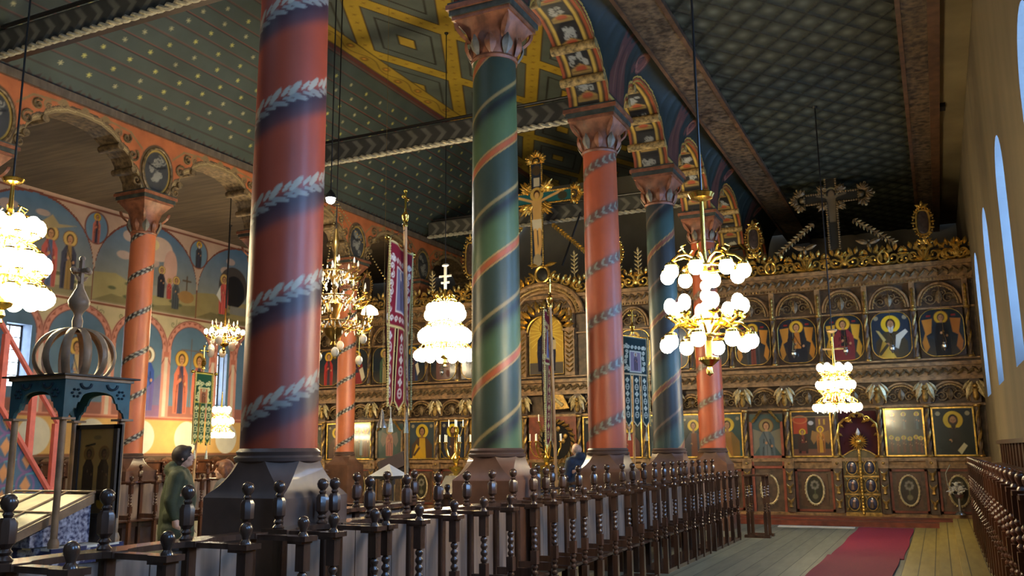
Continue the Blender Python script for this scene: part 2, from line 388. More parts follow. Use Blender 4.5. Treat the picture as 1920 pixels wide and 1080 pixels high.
# small dark ventilation box high on the plaster cove
single(MB().box(.56,.66,18.0,18.25,8.02,8.1).box(.58,.64,17.99,18.0,8.04,8.08).obj('vent_box','iron'),'small dark vent box high on the cream plaster above the windows','vent')
# --- right aisle ceiling
def aisle_ceiling():
    W0,W1=-3.07,0.02; c=Cv(W1-W0,24.5,.028,(54,56,42),u0=W0,v0=4)
    p=.5; a=(c.U*1.0+c.V*.78)/p; b=(c.U*1.0-c.V*.78)/p
    da=np.abs(a-np.round(a))*p; db=np.abs(b-np.round(b))*p; d=np.minimum(da,db)
    full=(slice(None),slice(None))
    r=np.hypot(a-np.floor(a)-.5,b-np.floor(b)-.5)
    c.mix(full,.75*np.exp(-(r/.2)**2),(112,114,96)); c.mix(full,.35*(np.abs(r-.42)<.05),(40,42,34))
    c.mix(full,np.clip((.03-d)/.02,0,1),(24,24,18)); c.mottle(.1)
    def fn(U,V):
        return U,V,np.full(U.shape,8.1)-np.where(d<.03,.02,0)
    struct(c.build('ceiling_aisle',fn,'ceiling_paint'))
    b=MB(); b.box(-3.66,-3.06,-4.4,28.4,7.96,8.3); struct(b.obj('trim_2','dim_gilt_beam'))
    b=MB(); b.box(.0,.4,-4.4,28.4,7.96,8.3); struct(b.obj('trim_3','dim_gilt_beam'))
    b=MB(); b.box(-3.69,-3.63,-4.4,28.4,7.93,8.0).box(-3.1,-3.03,-4.4,28.4,7.93,8.0).box(-.04,.03,-4.4,28.4,7.93,8.0).box(.38,.55,-4.4,28.4,7.9,8.3); struct(b.obj('trim_4','brown_wood'))
    b=MB(); b.box(.5,1.02,-4.4,28.4,8.1,8.3); struct(b.obj('ceiling_cove','cream_plaster'))
mat('dim_gilt_beam',(70,54,40),.5,var=.5,scale=9,c2=(122,100,74),bump=.6,detail=9)
aisle_ceiling()
# --- nave ceiling: boarded slopes with stars and the yellow latticed middle
def nave_ceiling():
    x0,z0,x1,z1=XL+.05,8.1,-11.92,11.0; L=math.hypot(x1-x0,z1-z0)
    def slope(side,res,y0,y1):
        c=Cv(y1-y0,L,res,(68,78,70),u0=y0)
        k=0; s=.52
        full=(slice(None),slice(None))
        c.rect(y0,y1,0,.04,(70,44,34))
        y=y0
        while y<y1:                                     # the dark zigzag along the foot
            c.poly([(y,.16),(y+.13,.26),(y,.36)],(64,50,42)); c.poly([(y+.26,.16),(y+.13,.26),(y+.26,.36)],(64,50,42)); c.ell(y+.33,.26,.05,.06,(78,62,52)); y+=.42
        c.rect(y0,y1,.5,.53,(60,46,38))
        while s<L-.1:
            s+=.3; k+=1
            t=rng.uniform(.86,1.1); sl=c.win(y0,y1,s-.3,s); c.a[sl]*=t
            c.rect(y0,y1,s-.022,s+.0,(44,38,34)); c.rect(y0,y1,s,s+.014,(126,66,54))
            yy=y0+(k%2)*.33+rng.uniform(-.05,.05)
            if side<0:
                while yy<y1:
                    if s<L-.2: c.star(yy,s-.15,.043,(196,186,96) if rng.random()<.5 else (176,168,122),n=6)
                    yy+=.62+rng.uniform(-.03,.03)
        c.rect(y0,y1,L-.1,L,(96,52,42)); c.mottle(.08,.8)
        def fn(U,V):
            t=V/L; x=x0+(x1-x0)*t; z=z0+(z1-z0)*t
            return (x if side<0 else -18.6-x),U,z
        return c.build('ceiling_slope_left' if side<0 else 'ceiling_slope_right',fn,'ceiling_paint')
    struct(slope(-1,.021,5.5,28.4)); struct(slope(1,.06,-4.4,28.4))
    struct(MB().add([(x0,-4.4,z0),(x0,5.5,z0),(x1,5.5,z1),(x1,-4.4,z1)],[(0,1,2,3)]).obj('ceiling_slope_rear','teal_paint'))
    c=Cv(-6.68-x1,24,.025,(84,92,88),u0=x1,v0=4.5)
    full=(slice(None),slice(None)); X,Y=c.U,c.V
    a=(X+.475*Y+1.47)/2.18; b=(X-.475*Y+17.05)/2.2
    k=1/math.hypot(1,.475)
    fa=a-np.floor(a)-.5; fb=b-np.floor(b)-.5; m=np.maximum(np.abs(fa),np.abs(fb))*2       # 0 at diamond centre, 1 on bars
    c.mix(full,np.clip((.03-np.abs(m-.58))/.012,0,1),(44,40,34)); c.mix(full,np.clip((.22-m)/.03,0,1),(44,34,24)); c.mix(full,np.clip((.18-m)/.03,0,1),(166,138,48))
    c.mix(full,np.clip((m-.80)/.012,0,1),(58,34,22)); c.mix(full,np.clip((m-.83)/.012,0,1),(164,136,44))
    for i in range(-14,14):                                  # small dark rosettes along the bars
        for j in range(-40,60):
            for fam in (0,1):
                A,B=(i,j/7.0) if fam==0 else (j/7.0,i)
                sA=A*2.18-1.47; sB=B*2.2-17.05; xx=(sA+sB)/2; yy=(sA-sB)/.95
                if x1+.5<xx<-7.2 and 5<yy<28: c.star(xx,yy,.055,(128,96,30),n=4,a0=0)
    for e in (x1,-6.68-.5):
        c.rect(e,e+.5,4.5,28.5,(58,34,22)); c.rect(e+.03,e+.47,4.5,28.5,(160,132,46))
        pts=[(e+.25+.1*math.sin(y*4.2),y) for y in np.arange(4.5,28.5,.1)]; c.line(pts,.03,(110,84,34))
        for y in np.arange(4.7,28.4,.75): c.ell(e+.25-.08*math.sin(y*4.2),y,.1,.13,(128,96,36)); c.ell(e+.25-.08*math.sin(y*4.2),y,.04,.05,(190,130,50))
    c.mottle(.06,.8)
    struct(c.build('ceiling_panel',lambda U,V:(U,V,np.full(U.shape,11.0)),'ceiling_paint'))
    b=MB().box(XW,XL+.3,-4.4,28.4,8.1,8.25); struct(b.obj('ceiling_left_aisle','aisle_boards'))
    b=MB().box(XC-.35,-3.6,-4.4,28.4,8.3,8.4); struct(b.obj('ceiling_strip','dark_wood'))
nave_ceiling()
# --- cusped arches over the colonnades
PROF=[(.36,6.86),(.40,7.04),(.48,7.16),(.56,7.2),(.60,7.2),(.62,7.33),(.72,7.46),(.84,7.53),(.93,7.55),(.95,7.63),(1.15,7.76),(1.4,7.85),(1.77,7.88)]
def edge(centers):
    pts=[]
    for a,b in zip(centers[:-1],centers[1:]):
        h=(b-a)/2; 
        for d,z in PROF: pts.append((a+.0+d*h/1.77 if d>.7 else a+d,z))
        for d,z in PROF[::-1][1:]: pts.append((b-d*h/1.77 if d>.7 else b-d,z))
    return pts
def warped(c,pts,top,xfn,name,material,parent=None,du=.02,nv=60):
    ys=np.arange(pts[0][0],pts[-1][0],du); ep=np.array(pts); zl=np.interp(ys,ep[:,0],ep[:,1])
    w=Cv(1,1,1,(0,0,0)); t=np.linspace(0,1,nv)
    w.U=np.repeat(ys[None,:],nv,0); w.V=zl[None,:]+(top-zl[None,:])*t[:,None]; w.nu=len(ys); w.nv=nv
    fi=(w.V-c.v[0])/(c.v[1]-c.v[0]); fj=(w.U-c.u[0])/(c.u[1]-c.u[0])
    i=np.clip(fi.round().astype(int),0,c.nv-1); j=np.clip(fj.round().astype(int),0,c.nu-1); w.a=c.a[i,j]
    return w.build(name,xfn,material,parent)
def soffit(pts,xa,xb,name,parent=None):
    dense=[pts[0]]
    for p,q in zip(pts[:-1],pts[1:]):
        n=max(1,int(math.dist(p,q)/.03)); dense+= [(p[0]+(q[0]-p[0])*k/n,p[1]+(q[1]-p[1])*k/n) for k in range(1,n+1)]
    P=np.array(dense); s=np.concatenate([[0],np.cumsum(np.hypot(np.diff(P[:,0]),np.diff(P[:,1])))])
    W=xb-xa; c=Cv(W,s[-1],.022,(40,38,36),u0=0)
    for sg in (0,1):
        def R(a,b,col): 
            if sg: a,b=W-b,W-a
            c.rect(a,b,0,s[-1],col)
        R(0,.05,(176,84,44)); R(.05,.09,(60,40,24)); R(.09,.14,(206,166,70)); R(.14,.16,(60,40,24))
    y=.1; k=0
    while y<s[-1]-.3:
        c.rect(.17,W-.17,y,y+.03,(24,20,18)); cx=W/2
        for _ in range(9): c.spiral(cx+rng.uniform(-.11,.11),y+.2+rng.uniform(-.09,.09),.05,1.2,.014,(170,166,150),a0=rng.random()*6)
        c.poly([(.17,y+.36),(cx,y+.28),(W-.17,y+.36),(W-.17,y+.44),(.17,y+.44)],(176,140,72)); c.ell(cx,y+.36,.09,.05,(176,80,46)); c.line([(.2,y+.4),(W-.2,y+.4)],.02,(110,80,40)); y+=.47; k+=1
    uu=np.interp(c.v,s,P[:,0]); zz=np.interp(c.v,s,P[:,1])
    return c.build(name,lambda U,V:(xa+U,np.repeat(uu[:,None],U.shape[1],1),np.repeat(zz[:,None],U.shape[1],1)-.004),'arcade_paint',parent,smooth=False)
def right_arcade():
    cen=[1.7]+COLY+[23.1,26.8]; pts=edge(cen); y0,y1=pts[0][0],pts[-1][0]
    c=Cv(y1-y0,1.75,.022,(38,46,40),u0=y0,v0=6.75); c.mottle(.12,.4)
    for y in cen:
        c.poly([(y-.3,6.8),(y-.36,7.3),(y-.2,7.7),(y-.26,8.25),(y-.1,8.05),(y-.02,8.4),(y+.08,8.05),(y+.24,8.3),(y+.2,7.7),(y+.34,7.3),(y+.3,6.8)],(96,56,46))
        c.line([(y,6.9),(y-.04,7.6),(y,8.2)],.03,(60,36,32)); c.line([(y-.16,7.1),(y-.12,7.9)],.025,(126,88,70)); c.line([(y+.16,7.1),(y+.1,7.9)],.025,(126,88,70))
    for a,b in zip(cen[:-1],cen[1:]):
        for y,sg in ((a+.95,1),):
            c.ell(y,8.12,.26,.2,(124,70,58)); c.ring(y,8.12,.2,.15,.03,(166,112,92)); c.spiral(y-.1*sg,8.12,.1,1.4,.03,(70,42,38)); c.spiral(y-.3*sg,7.86,.13,1.5,.045,(112,62,52))
    E=np.array(pts); zl=np.interp(c.u,E[:,0],E[:,1])[None,:]; full=(slice(None),slice(None)); d=c.V-zl
    c.mix(full,(d<.17),(30,28,26)); c.mix(full,(np.abs(d-.13)<.022),(200,160,74)); c.mix(full,(d<.09),(180,86,46)); c.mix(full,(d<.035),(206,166,70))
    def xf(U,V):
        z_=np.interp(U,E[:,0],E[:,1]); e=(V-z_)/(8.45-z_); return -4.1+.45*e**2.2, U, z_+(8.16-z_)*(1-(1-e)**1.3)
    w=warped(c,pts,8.45,xf,'wall_arcade_right','arcade_paint',None,.025,60); struct(w)
    # nave face, soffit and the rolls at the cusps
    b=MB(); 
    for (a,za),(q,zq) in zip(pts[:-1],pts[1:]): b.add([(-4.75,a,za),(-4.75,q,zq),(-4.75,q,8.3),(-4.75,a,8.3)],[(3,2,1,0)])
    struct(b.obj('wall_arcade_nave','capital_dark')); struct(soffit(pts,-4.75,-4.1,'trim_5'))
    r=MB()
    for a in cen:
        for sg in (-1,1):
            for d,z,rr in ((.60,7.2,.07),(.95,7.58,.075)):
                if y0<a+sg*d<y1: r.tube([(-4.78,a+sg*d,z),(-4.07,a+sg*d,z)],rr,12)
    struct(r.obj('trim_6','arch_roll'))
mat('arch_roll',(140,112,64),.5,var=.5,scale=16,c2=(196,160,96))
right_arcade()
def left_arcade():
    cen=[5.6]+LY+[26.8]; pts=edge(cen); y0,y1=pts[0][0],pts[-1][0]; O=(196,112,66)
    c=Cv(y1-y0,1.5,.022,O,u0=y0,v0=6.7); c.mottle(.08,.5); T=(150,124,82); D=(96,76,54)
    E=np.array(pts); zl=np.interp(c.u,E[:,0],E[:,1])[None,:]; full=(slice(None),slice(None)); d=c.V-zl
    c.mix(full,(d<.13),T); c.mix(full,(np.abs(d-.13)<.016),D); c.mix(full,(np.abs(d-.06)<.012),(186,160,110))
    for y in cen:
        c.ell(y,7.32,.42,.56,T); c.ring(y,7.32,.42,.56,.03,D)
        for s_ in (-1,1):
            for (dy,z,r) in ((.62,7.5,.13),(.78,7.8,.1),(.5,7.02,.12),(1.0,7.86,.09),(1.3,7.98,.08)): c.spiral(y+s_*dy,z,r,1.7,.035,T,a0=1,dirn=s_); c.spiral(y+s_*dy+.02,z-.02,r*.7,1.2,.014,D,a0=1,dirn=s_)
            c.line([(y+s_*.4,7.7),(y+s_*.7,7.95),(y+s_*1.2,8.0)],.04,T)
        c.ell(y,7.32,.34,.46,(196,160,70)); c.ell(y,7.32,.31,.43,(66,66,66))
        for k in range(11): c.spiral(y+rng.uniform(-.16,.16),7.32+rng.uniform(-.28,.28),rng.uniform(.05,.1),1.4,.02,(150,146,132),a0=rng.random()*6,dirn=1 if k%2 else -1)
        c.line([(y-.22,7.45),(y,7.38),(y+.22,7.47)],.04,(34,34,34)); c.ell(y,7.22,.08,.1,(150,146,132))
    for a,b in zip(cen[:-1],cen[1:]):
        m=(a+b)/2
        for k in (-.45,0,.45):
            c.line([(m+k-.12,7.96),(m+k,8.06),(m+k+.12,7.96)],.035,T); c.spiral(m+k,8.0,.07,1.3,.03,T)
    c.rect(y0,y1,8.08,8.2,(120,70,46))
    struct(warped(c,pts,8.2,lambda U,V:(np.full(U.shape,XL+.25),U,V),'wall_arcade_left','arcade_paint',None,.022,64))
    b=MB()
    for (a,za),(q,zq) in zip(pts[:-1],pts[1:]):
        b.add([(XL-.25,a,za),(XL-.25,q,zq),(XL-.25,q,8.15),(XL-.25,a,8.15)],[(0,1,2,3)]); b.add([(XL-.25,a,za),(XL+.25,a,za),(XL+.25,q,zq),(XL-.25,q,zq)],[(0,1,2,3)])
    struct(b.obj('trim_7','dim_gilt'))
    r=MB()
    for a in cen:
        for sg in (-1,1):
            for d_,z,rr in ((.60,7.2,.07),(.95,7.58,.075)):
                if y0<a+sg*d_<y1: r.tube([(XL-.27,a+sg*d_,z),(XL+.3,a+sg*d_,z)],rr,10)
    # relief scrollwork standing proud of the painted face
    for y in cen[1:]:
        for sg in (-1,1):
            for dy,z,R in ((.62,7.5,.14),(.5,7.02,.12),(.8,7.8,.11)):
                n=22; r.tube([(XL+.27,y+sg*dy+R*(1-k/n)*math.cos(1+sg*9*k/n),z+R*(1-k/n)*math.sin(1+sg*9*k/n)) for k in range(n)],[.022]*n,6)
        n=28; r.tube([(XL+.27,y+.37*math.cos(2*PI*k/n),7.32+.49*math.sin(2*PI*k/n)) for k in range(n+1)],.028,6)
    struct(r.obj('trim_8','dim_gilt'))
left_arcade()
# --- left wall with its murals
def left_wall():
    P=(198,158,132); c=Cv(20.0,6.95,.026,P,u0=3.0,v0=1.2); BL=(92,120,142)
    c.rect(3,23,5.0,8.15,(192,160,136)); c.rect(3,23,7.96,8.02,(120,60,44)); c.rect(3,23,8.02,8.15,(204,170,146))
    scenes=[(m,) for m in (6.8,10.4,14.0,17.6,21.2)]
    for k,(m,) in enumerate(scenes):
        R=1.78
        full=c.win(m-R,m+R,5.6,8.1); U=c.U[full]; V=c.V[full]
        top=6.35+1.62*np.sqrt(np.clip(1-((U-m)/R)**2,0,1)); ins=(V<top)&(np.abs(U-m)<R)
        sky=np.clip((V-5.6)/2.3,0,1)[...,None]; col=lin((150,140,110))*(1-sky)+lin((86,118,146))*sky
        ed=(V<top+.06)&(np.abs(U-m)<R+.03)
        c.a[full]=np.where(ed[...,None],lin((122,66,50)),c.a[full]); c.a[full]=np.where(ins[...,None],col,c.a[full])
        g=[(160,146,98),(148,132,86),(172,160,120)][k%3]
        c.poly([(m-R,5.62),(m-R,6.35),(m-1.1,6.42),(m-.5,6.2),(m+.3,6.3),(m+1,6.12),(m+R,6.3),(m+R,5.62)],g)
        c.poly([(m-R,5.62),(m-1.2,5.85),(m,5.72),(m+R,5.95),(m+R,5.62)],tuple(x*.8 for x in g))
        for _ in range(7): c.ell(m+rng.uniform(-1.5,1.5),5.7+rng.uniform(0,.5),.13,.05,(92,96,66))
        for _ in range(5): c.ell(m+rng.uniform(-.9,.9),7.2+rng.uniform(-.3,.4),rng.uniform(.15,.3),rng.uniform(.08,.16),(204,170,148),.7)
    # left scene: figures in red and dark robes
    def fig(x,z,h,r1,r2,halo=None): saint(c,x,z,h,r1,r2,halo=halo or (206,170,96),arms=1)
    fig(13.1,5.75,1.35,(170,90,80),(190,150,120)); fig(14.5,5.75,1.55,(90,104,130),(196,96,84)); fig(15.05,5.75,1.5,(150,120,70),(66,66,82)); fig(13.9,5.75,1.2,(150,140,110),(120,110,90))
    c.poly([(14.2,7.3),(14.5,7.55),(14.7,7.35),(15.2,7.4),(14.7,7.25),(14.4,7.2)],(170,150,110))
    # middle scene: lamentation with a cross on the hill
    c.ell(17.9,7.35,.5,.35,(210,180,160)); c.ell(18.35,6.9,.25,.5,(204,160,140)); c.ell(17.7,7.45,.2,.16,(226,206,150))
    c.rect(17.4,18.4,6.02,6.3,(150,146,134)); fig(18.05,6.0,.9,(40,40,50),(50,44,50)); fig(18.35,6.0,.6,(190,70,60),(180,80,70)); fig(18.6,5.75,.95,(70,76,80),(80,84,84))
    c.line([(19.0,6.1),(19.0,6.75)],.05,(90,70,50)); c.line([(18.85,6.62),(19.15,6.62)],.05,(90,70,50)); c.ell(19.0,6.15,.3,.18,(160,120,70)); c.line([(17.0,6.3),(17.0,7.0)],.06,(120,110,100))
    # right scene: the open tomb and an angel in pink
    c.ell(20.9,6.75,.62,.62,(74,66,60)); c.ell(20.95,6.6,.45,.5,(28,26,28)); fig(20.5,5.85,1.25,(210,96,84),(206,90,80)); c.poly([(20.2,6.4),(20.35,6.7),(20.4,6.2)],(220,216,200)); fig(21.7,6.0,1.1,(190,120,96),(200,140,110)); c.rect(20.8,21.6,5.9,6.15,(130,126,116)); fig(22.3,6.0,1.0,(120,80,60),(190,120,96))
    for m in (8.6,12.2,15.8,19.4,23.0):
        c.ell(m,7.5,.37,.44,(122,66,50)); c.ell(m,7.5,.33,.40,(110,140,160)); saint(c,m,7.1,.8,(60,60,76),(196,110,90) if m!=19.4 else (66,64,66),beard=None if m<17 else (200,196,186))
    # band of small arches
    c.rect(3,23,5.5,5.56,(130,76,54)); c.rect(3,23,4.9,5.5,(196,180,140))
    for m in np.arange(4.3,23,.9): c.line([(m,5.45),(m,5.1)],.02,(120,120,80)); c.spiral(m+.12,5.3,.1,1.2,.018,(130,130,92)); c.spiral(m-.12,5.3,.1,1.2,.018,(130,130,92),dirn=-1)
    PK=(208,142,122)
    bays=[(7.0,8.8),(8.8,10.6),(10.6,12.4),(12.4,14.5),(14.5,16.5),(16.5,18.4),(18.4,20.2),(20.2,21.05),(21.05,22.6)]
    for a,b in bays:
        m=(a+b)/2; R=(b-a)/2; c.ell(m,4.62,R+.02,.86,PK); c.rect(a,b,2.65,4.62,PK); c.ring(m,4.62,R-.01,.85,.025,(120,62,50))
    for a,b in bays:
        m=(a+b)/2; R=(b-a)/2
        n=12
        for k in range(n):
            t=PI*(k+.5)/n; c.poly([(m+(R-.05)*math.cos(t-.1),4.62+.82*math.sin(t-.1)),(m+(R-.05)*math.cos(t+.1),4.62+.82*math.sin(t+.1)),(m+(R-.13)*math.cos(t),4.62+.74*math.sin(t))],(158,92,72))
        r=R-.16; c.ell(m,4.6,r,.7,BL); c.rect(m-r,m+r,2.75,4.6,BL); c.ring(m,4.6,r,.7,.02,(120,62,50),top=True)
        c.rect(m-r,m+r,2.7,3.0,(150,96,84)); 
        c.rect(a-.06,a+.06,2.7,4.4,(206,190,170)); c.rect(a-.1,a+.1,4.35,4.5,(186,110,90))
    sd=[(7.9,(80,90,140),(170,90,70)),(9.7,(150,90,60),(90,110,90)),(11.5,(170,80,70),(190,170,120)),(15.5,(196,170,120),(90,120,160)),(17.75,(70,96,170),(50,80,160))]
    for x,a,b in sd: saint(c,x,2.85,1.75,a,b,halo=(230,220,196) if x==17.75 else (214,176,90))
    for x in (18.98,19.66): saint(c,x,2.8,1.8,(60,60,84),(200,110,86),halo=(206,164,70))
    c.line([(19.32,3.0),(19.32,4.95)],.035,(110,96,90)); c.line([(18.95,4.62),(19.7,4.62)],.035,(110,96,90))
    saint(c,21.75,2.85,1.7,(60,80,150),(100,80,110),halo=(230,220,200))
    c.poly([(17.2,2.65),(18.25,2.65),(18.25,3.9),(17.2,2.9)],(120,96,150),.6)
    # yellow band with round discs, then the dark dado
    c.rect(3,23,2.6,2.66,(160,80,60)); c.rect(3,23,1.68,2.6,(212,168,100)); c.rect(3,23,1.64,1.7,(120,70,50)); c.rect(3,23,1.2,1.64,(84,64,48))
    for m in np.arange(4.9,23,1.6): c.ell(m,2.13,.44,.45,(216,210,190))
    c.mottle(.05,.6)
    wins=[(13.55,14.2,3.25,4.75),(20.38,20.8,3.1,4.65)]
    def mask(u,v):
        k=np.ones(u.shape,bool)
        for a,b,z0,z1 in wins: k&=~((u>a)&(u<b)&(v>z0)&(v<z1))
        return k
    struct(c.build('wall_left',lambda U,V:(np.full(U.shape,XW),U,V),'fresco',mask=mask))
    b=MB().box(XW-.3,XW,-4.5,28.5,0,1.2); b.box(XW-.3,XW,-4.5,3,1.2,8.2); b.box(XW-.3,XW,23,28.5,1.2,8.2); struct(b.obj('wall_left_base','brown_wood'))
    for k,(a,e,z0,z1) in enumerate(wins):
        w=thing('window_%d'%(7+k),None,None,(XW-.35,(a+e)/2,z0)); struct(w)
        r=MB(); x0=XW-.35
        r.add([(XW,a,z0),(XW,e,z0),(XW,e,z1),(XW,a,z1),(x0,a,z0),(x0,e,z0),(x0,e,z1),(x0,a,z1)],[(0,1,5,4),(1,2,6,5),(2,3,7,6),(3,0,4,7)]); r.obj('window_reveal','reveal_blue',w)
        MB().box(x0-.02,x0,a,e,z0,z1).obj('pane','left_pane',w)
        g=MB(); g.box(x0,x0+.03,a,a+.04,z0,z1).box(x0,x0+.03,e-.04,e,z0,z1).box(x0,x0+.03,a,e,z1-.04,z1).box(x0,x0+.03,a,e,z0,z0+.04)
        n=5
        for j in range(1,n): g.box(x0,x0+.025,a,e,z0+(z1-z0)*j/n-.01,z0+(z1-z0)*j/n+.01)
        g.box(x0,x0+.025,(a+e)/2-.012,(a+e)/2+.012,z0,z1); g.obj('window_frame','dark_wood',w)
mat('reveal_blue',(130,140,160),.7,var=.1)
left_wall()
# ================================================================== COLUMNS
def shaft_canvas(kind,r,z0,z1,res,thc,zb,pitch):
    W=2*PI*r; n=int(W/res)
    c=Cv(W,z1-z0,res,(190,80,50),u0=0,v0=z0); full=(slice(None),slice(None))
    th=c.U/r-PI+thc                                    # the seam is turned away from the aisle
    h=c.V-zb-pitch*(th-thc)/(2*PI)                     # height above the helix
    ca=1/math.sqrt(1+(pitch/W)**2)
    if kind in('garland','ribbon','checks'):
        k=np.round(h/pitch); d=(h-k*pitch)*ca; along=(th*r/ca+k*W/ca)+d*pitch/W
        base={'garland':(180,74,46),'ribbon':(192,92,54),'checks':(210,118,74)}[kind]; c.a[:]=lin(base)
        if kind=='garland':
            c.mix(full,.85*np.exp(-((d+.045)/.105)**4),(62,50,56)); c.mix(full,.5*np.exp(-((d+.02)/.05)**2),(34,32,42))
            p=.17
            for sg in(-1,1):
                for off,sz in((0,1.1),(.45,.75)):
                    a=(along/p+off)%1*p-p/2; aa=a*math.cos(.5*sg)+(d-.055-sg*.035)*math.sin(.5*sg); bb=-a*math.sin(.5*sg)+(d-.055-sg*.035)*math.cos(.5*sg)
                    q=(aa/(.072*sz))**2+(bb/(.021*sz))**2; c.mix(full,np.clip((1.15-q)*3,0,1)*.95,(188,172,146) if sg>0 else (150,140,126))
        elif kind=='ribbon':
            c.mix(full,.8*np.exp(-(d/.075)**4),(74,70,62)); p=.13
            for sg in(-1,1):
                a=(along/p)%1*p-p/2; y=d-sg*.03; aa=a*math.cos(.7*sg)+y*math.sin(.7*sg); bb=-a*math.sin(.7*sg)+y*math.cos(.7*sg)
                c.mix(full,np.clip((1.1-(aa/.055)**2-(bb/.017)**2)*3,0,1)*.85,(150,152,132))
        else:
            c.mix(full,np.clip((.06-np.abs(d))/.02,0,1),(40,36,34)); p=.11; a=(along/p)%1
            for sg in(-1,1): c.mix(full,np.clip(((a<.5)if sg>0 else(a>.5))*np.clip((.022-np.abs(d-sg*.03))/.01,0,1),0,1)*.9,(196,190,170))
    else:
        t=(h/pitch)%1
        if kind=='green': A,B,Cc,S1,S2=(56,68,54),(38,40,36),(84,106,68),(182,92,50),(150,128,80)
        else: A,B,Cc,S1,S2=(50,54,56),(40,40,42),(62,88,84),(140,82,60),(120,100,84)
        c.a[:]=lin(A)
        c.mix(full,np.clip((t<.5)*1.0,0,1),Cc); c.mix(full,np.exp(-((t-.44)/.09)**2)*(t<.55),B)
        c.mix(full,np.clip((.022-np.abs((t-.97)*pitch*ca))/.01,0,1)*.0,S1)
        tt=np.minimum(t,1-t)*pitch*ca; c.mix(full,np.clip((.042-tt)/.02,0,1),S1); c.mix(full,np.clip((.012-np.abs(tt-.042))/.008,0,1),(186,146,84))
        t5=np.abs(t-.53)*pitch*ca; c.mix(full,np.clip((.026-t5)/.014,0,1),S2)
    return c
LABC={}
def column(x,y,kind,zb,pitch,res,label,ped='pedestal_brown',zt=6.2,r0=.278,r1=.255,zc=1.65,shaft_res=None,lf=10):
    t=thing('painted_column',label,'column',(x,y,0))
    thc=math.atan2(-y,-x); hw=.36
    pb=MB(); pb.box(x-hw,x+hw,y-hw,y+hw,0,1.35); rt=r0*1.03; K=9; V_=[]
    for k in range(K+1):
        f=k/K; h=hw-(hw-rt)*math.sin(f*PI/2)**.75; c_=h*.586*max(0,(f-.12)/.88)**.8; z=1.35+.25*f
        V_+=[(x+a_,y+b_,z) for a_,b_ in((h,-h+c_),(h,h-c_),(h-c_,h),(-h+c_,h),(-h,h-c_),(-h,-h+c_),(-h+c_,-h),(h-c_,-h))]
    pb.add(V_,[(k*8+i,k*8+(i+1)%8,k*8+8+(i+1)%8,k*8+8+i) for k in range(K) for i in range(8)],0)
    # shallow tongues on the chamfers
    pb.obj('pedestal',ped,t)
    MB().lathe([(r0*1.02,1.58),(r0*1.12,1.6),(r0*1.14,1.625),(r0*1.05,1.64),(r0*1.09,1.665),(r0*1.0,1.69)],(x,y,0),40).obj('collar','pedestal_dark',t)
    c=shaft_canvas(kind,r0,1.68,zt,res,thc,zb,pitch)
    def fn(U,V):
        th=U/r0-PI+thc; f=(V-1.68)/(zt-1.68); r=r0+(r1-r0)*f+.004*np.sin(f*PI); return x+r*np.cos(th),y+r*np.sin(th),V
    c.build('shaft','column_paint',t) if False else c.build('shaft',fn,'column_paint',t)
    cb=MB(); cb.lathe([(r1*1.06,zt-.03),(r1*1.1,zt),(r1*1.04,zt+.03)],(x,y,0),32,0)
    hc_=(6.67-zt)/.42; prof=[(r1*.98,zt+.02),(r1*1.12,zt+.1*hc_),(r1*1.12,zt+.2*hc_),(r1*1.14,zt+.29*hc_),(.33,zt+.38*hc_),(.36,zt+.42*hc_)]
    cb.lathe(prof,(x,y,0),36,0,sq=[0,0,.15,.5,.9,1]); 
    for k in range(lf):
        a=2*PI*k/lf; d=Vector((math.cos(a),math.sin(a),0)); cb.leaf(Vector((x,y,zt+.02))+d*r1*1.06,(d.x*.22,d.y*.22,1),.15,.24,d,1 if k%2 else 0,.025,.3)
    for k in range(4):
        a=PI/4+k*PI/2; d=Vector((math.cos(a),math.sin(a),0)); cb.leaf(Vector((x,y,zt+.2))+d*r1*1.12,(d.x*.75,d.y*.75,1),.13,.3,d,0,.04,.3)
    cb.obj('capital',['capital_red','capital_leaf'],t)
    ab=MB(); za=6.86-zt; ab.box(x-.375,x+.375,y-.375,y+.375,zt+za-.2,zt+za-.15,0); ab.box(x-.4,x+.4,y-.4,y+.4,zt+za-.15,zt+za-.08,1); ab.box(x-.43,x+.43,y-.43,y+.43,zt+za-.08,zt+za-.02,0); ab.box(x-.415,x+.415,y-.415,y+.415,zt+za-.02,zt+za+.01,1)
    ab.obj('abacus',['capital_red','capital_dark'],t); return t
column(XC,COLY[0],'garland',1.98,.77,.013,'nearest thick red column with a dark leaf garland winding round it','pedestal_dark')
column(XC,COLY[1],'green',1.27,1.25,.016,'tall dark green column with winding orange and yellow stripes')
column(XC,COLY[2],'ribbon',2.03,.79,.02,'orange column with leafy grey ribbon right of the green column')
column(XC,COLY[3],'dark',1.5,1.3,.026,'dark grey and blue spiralling column behind the two-tier chandelier')
column(XC,COLY[4],'ribbon',1.91,.79,.026,'short-looking orange column farthest along the right row by the icon screen')
LL=['far left orange column beyond the picture edge beside the pulpit stair','orange column with checkered ribbon behind the domed wooden canopy','orange column in the left row hidden behind the nearest red column','orange column in the left row beside the far left icons','last column of the left row behind the icon screen']
for k,y in enumerate(LY): column(XL,y,'checks',1.94,.82,.024,LL[k],'pedestal_brown',6.05,.245,.235,lf=10)
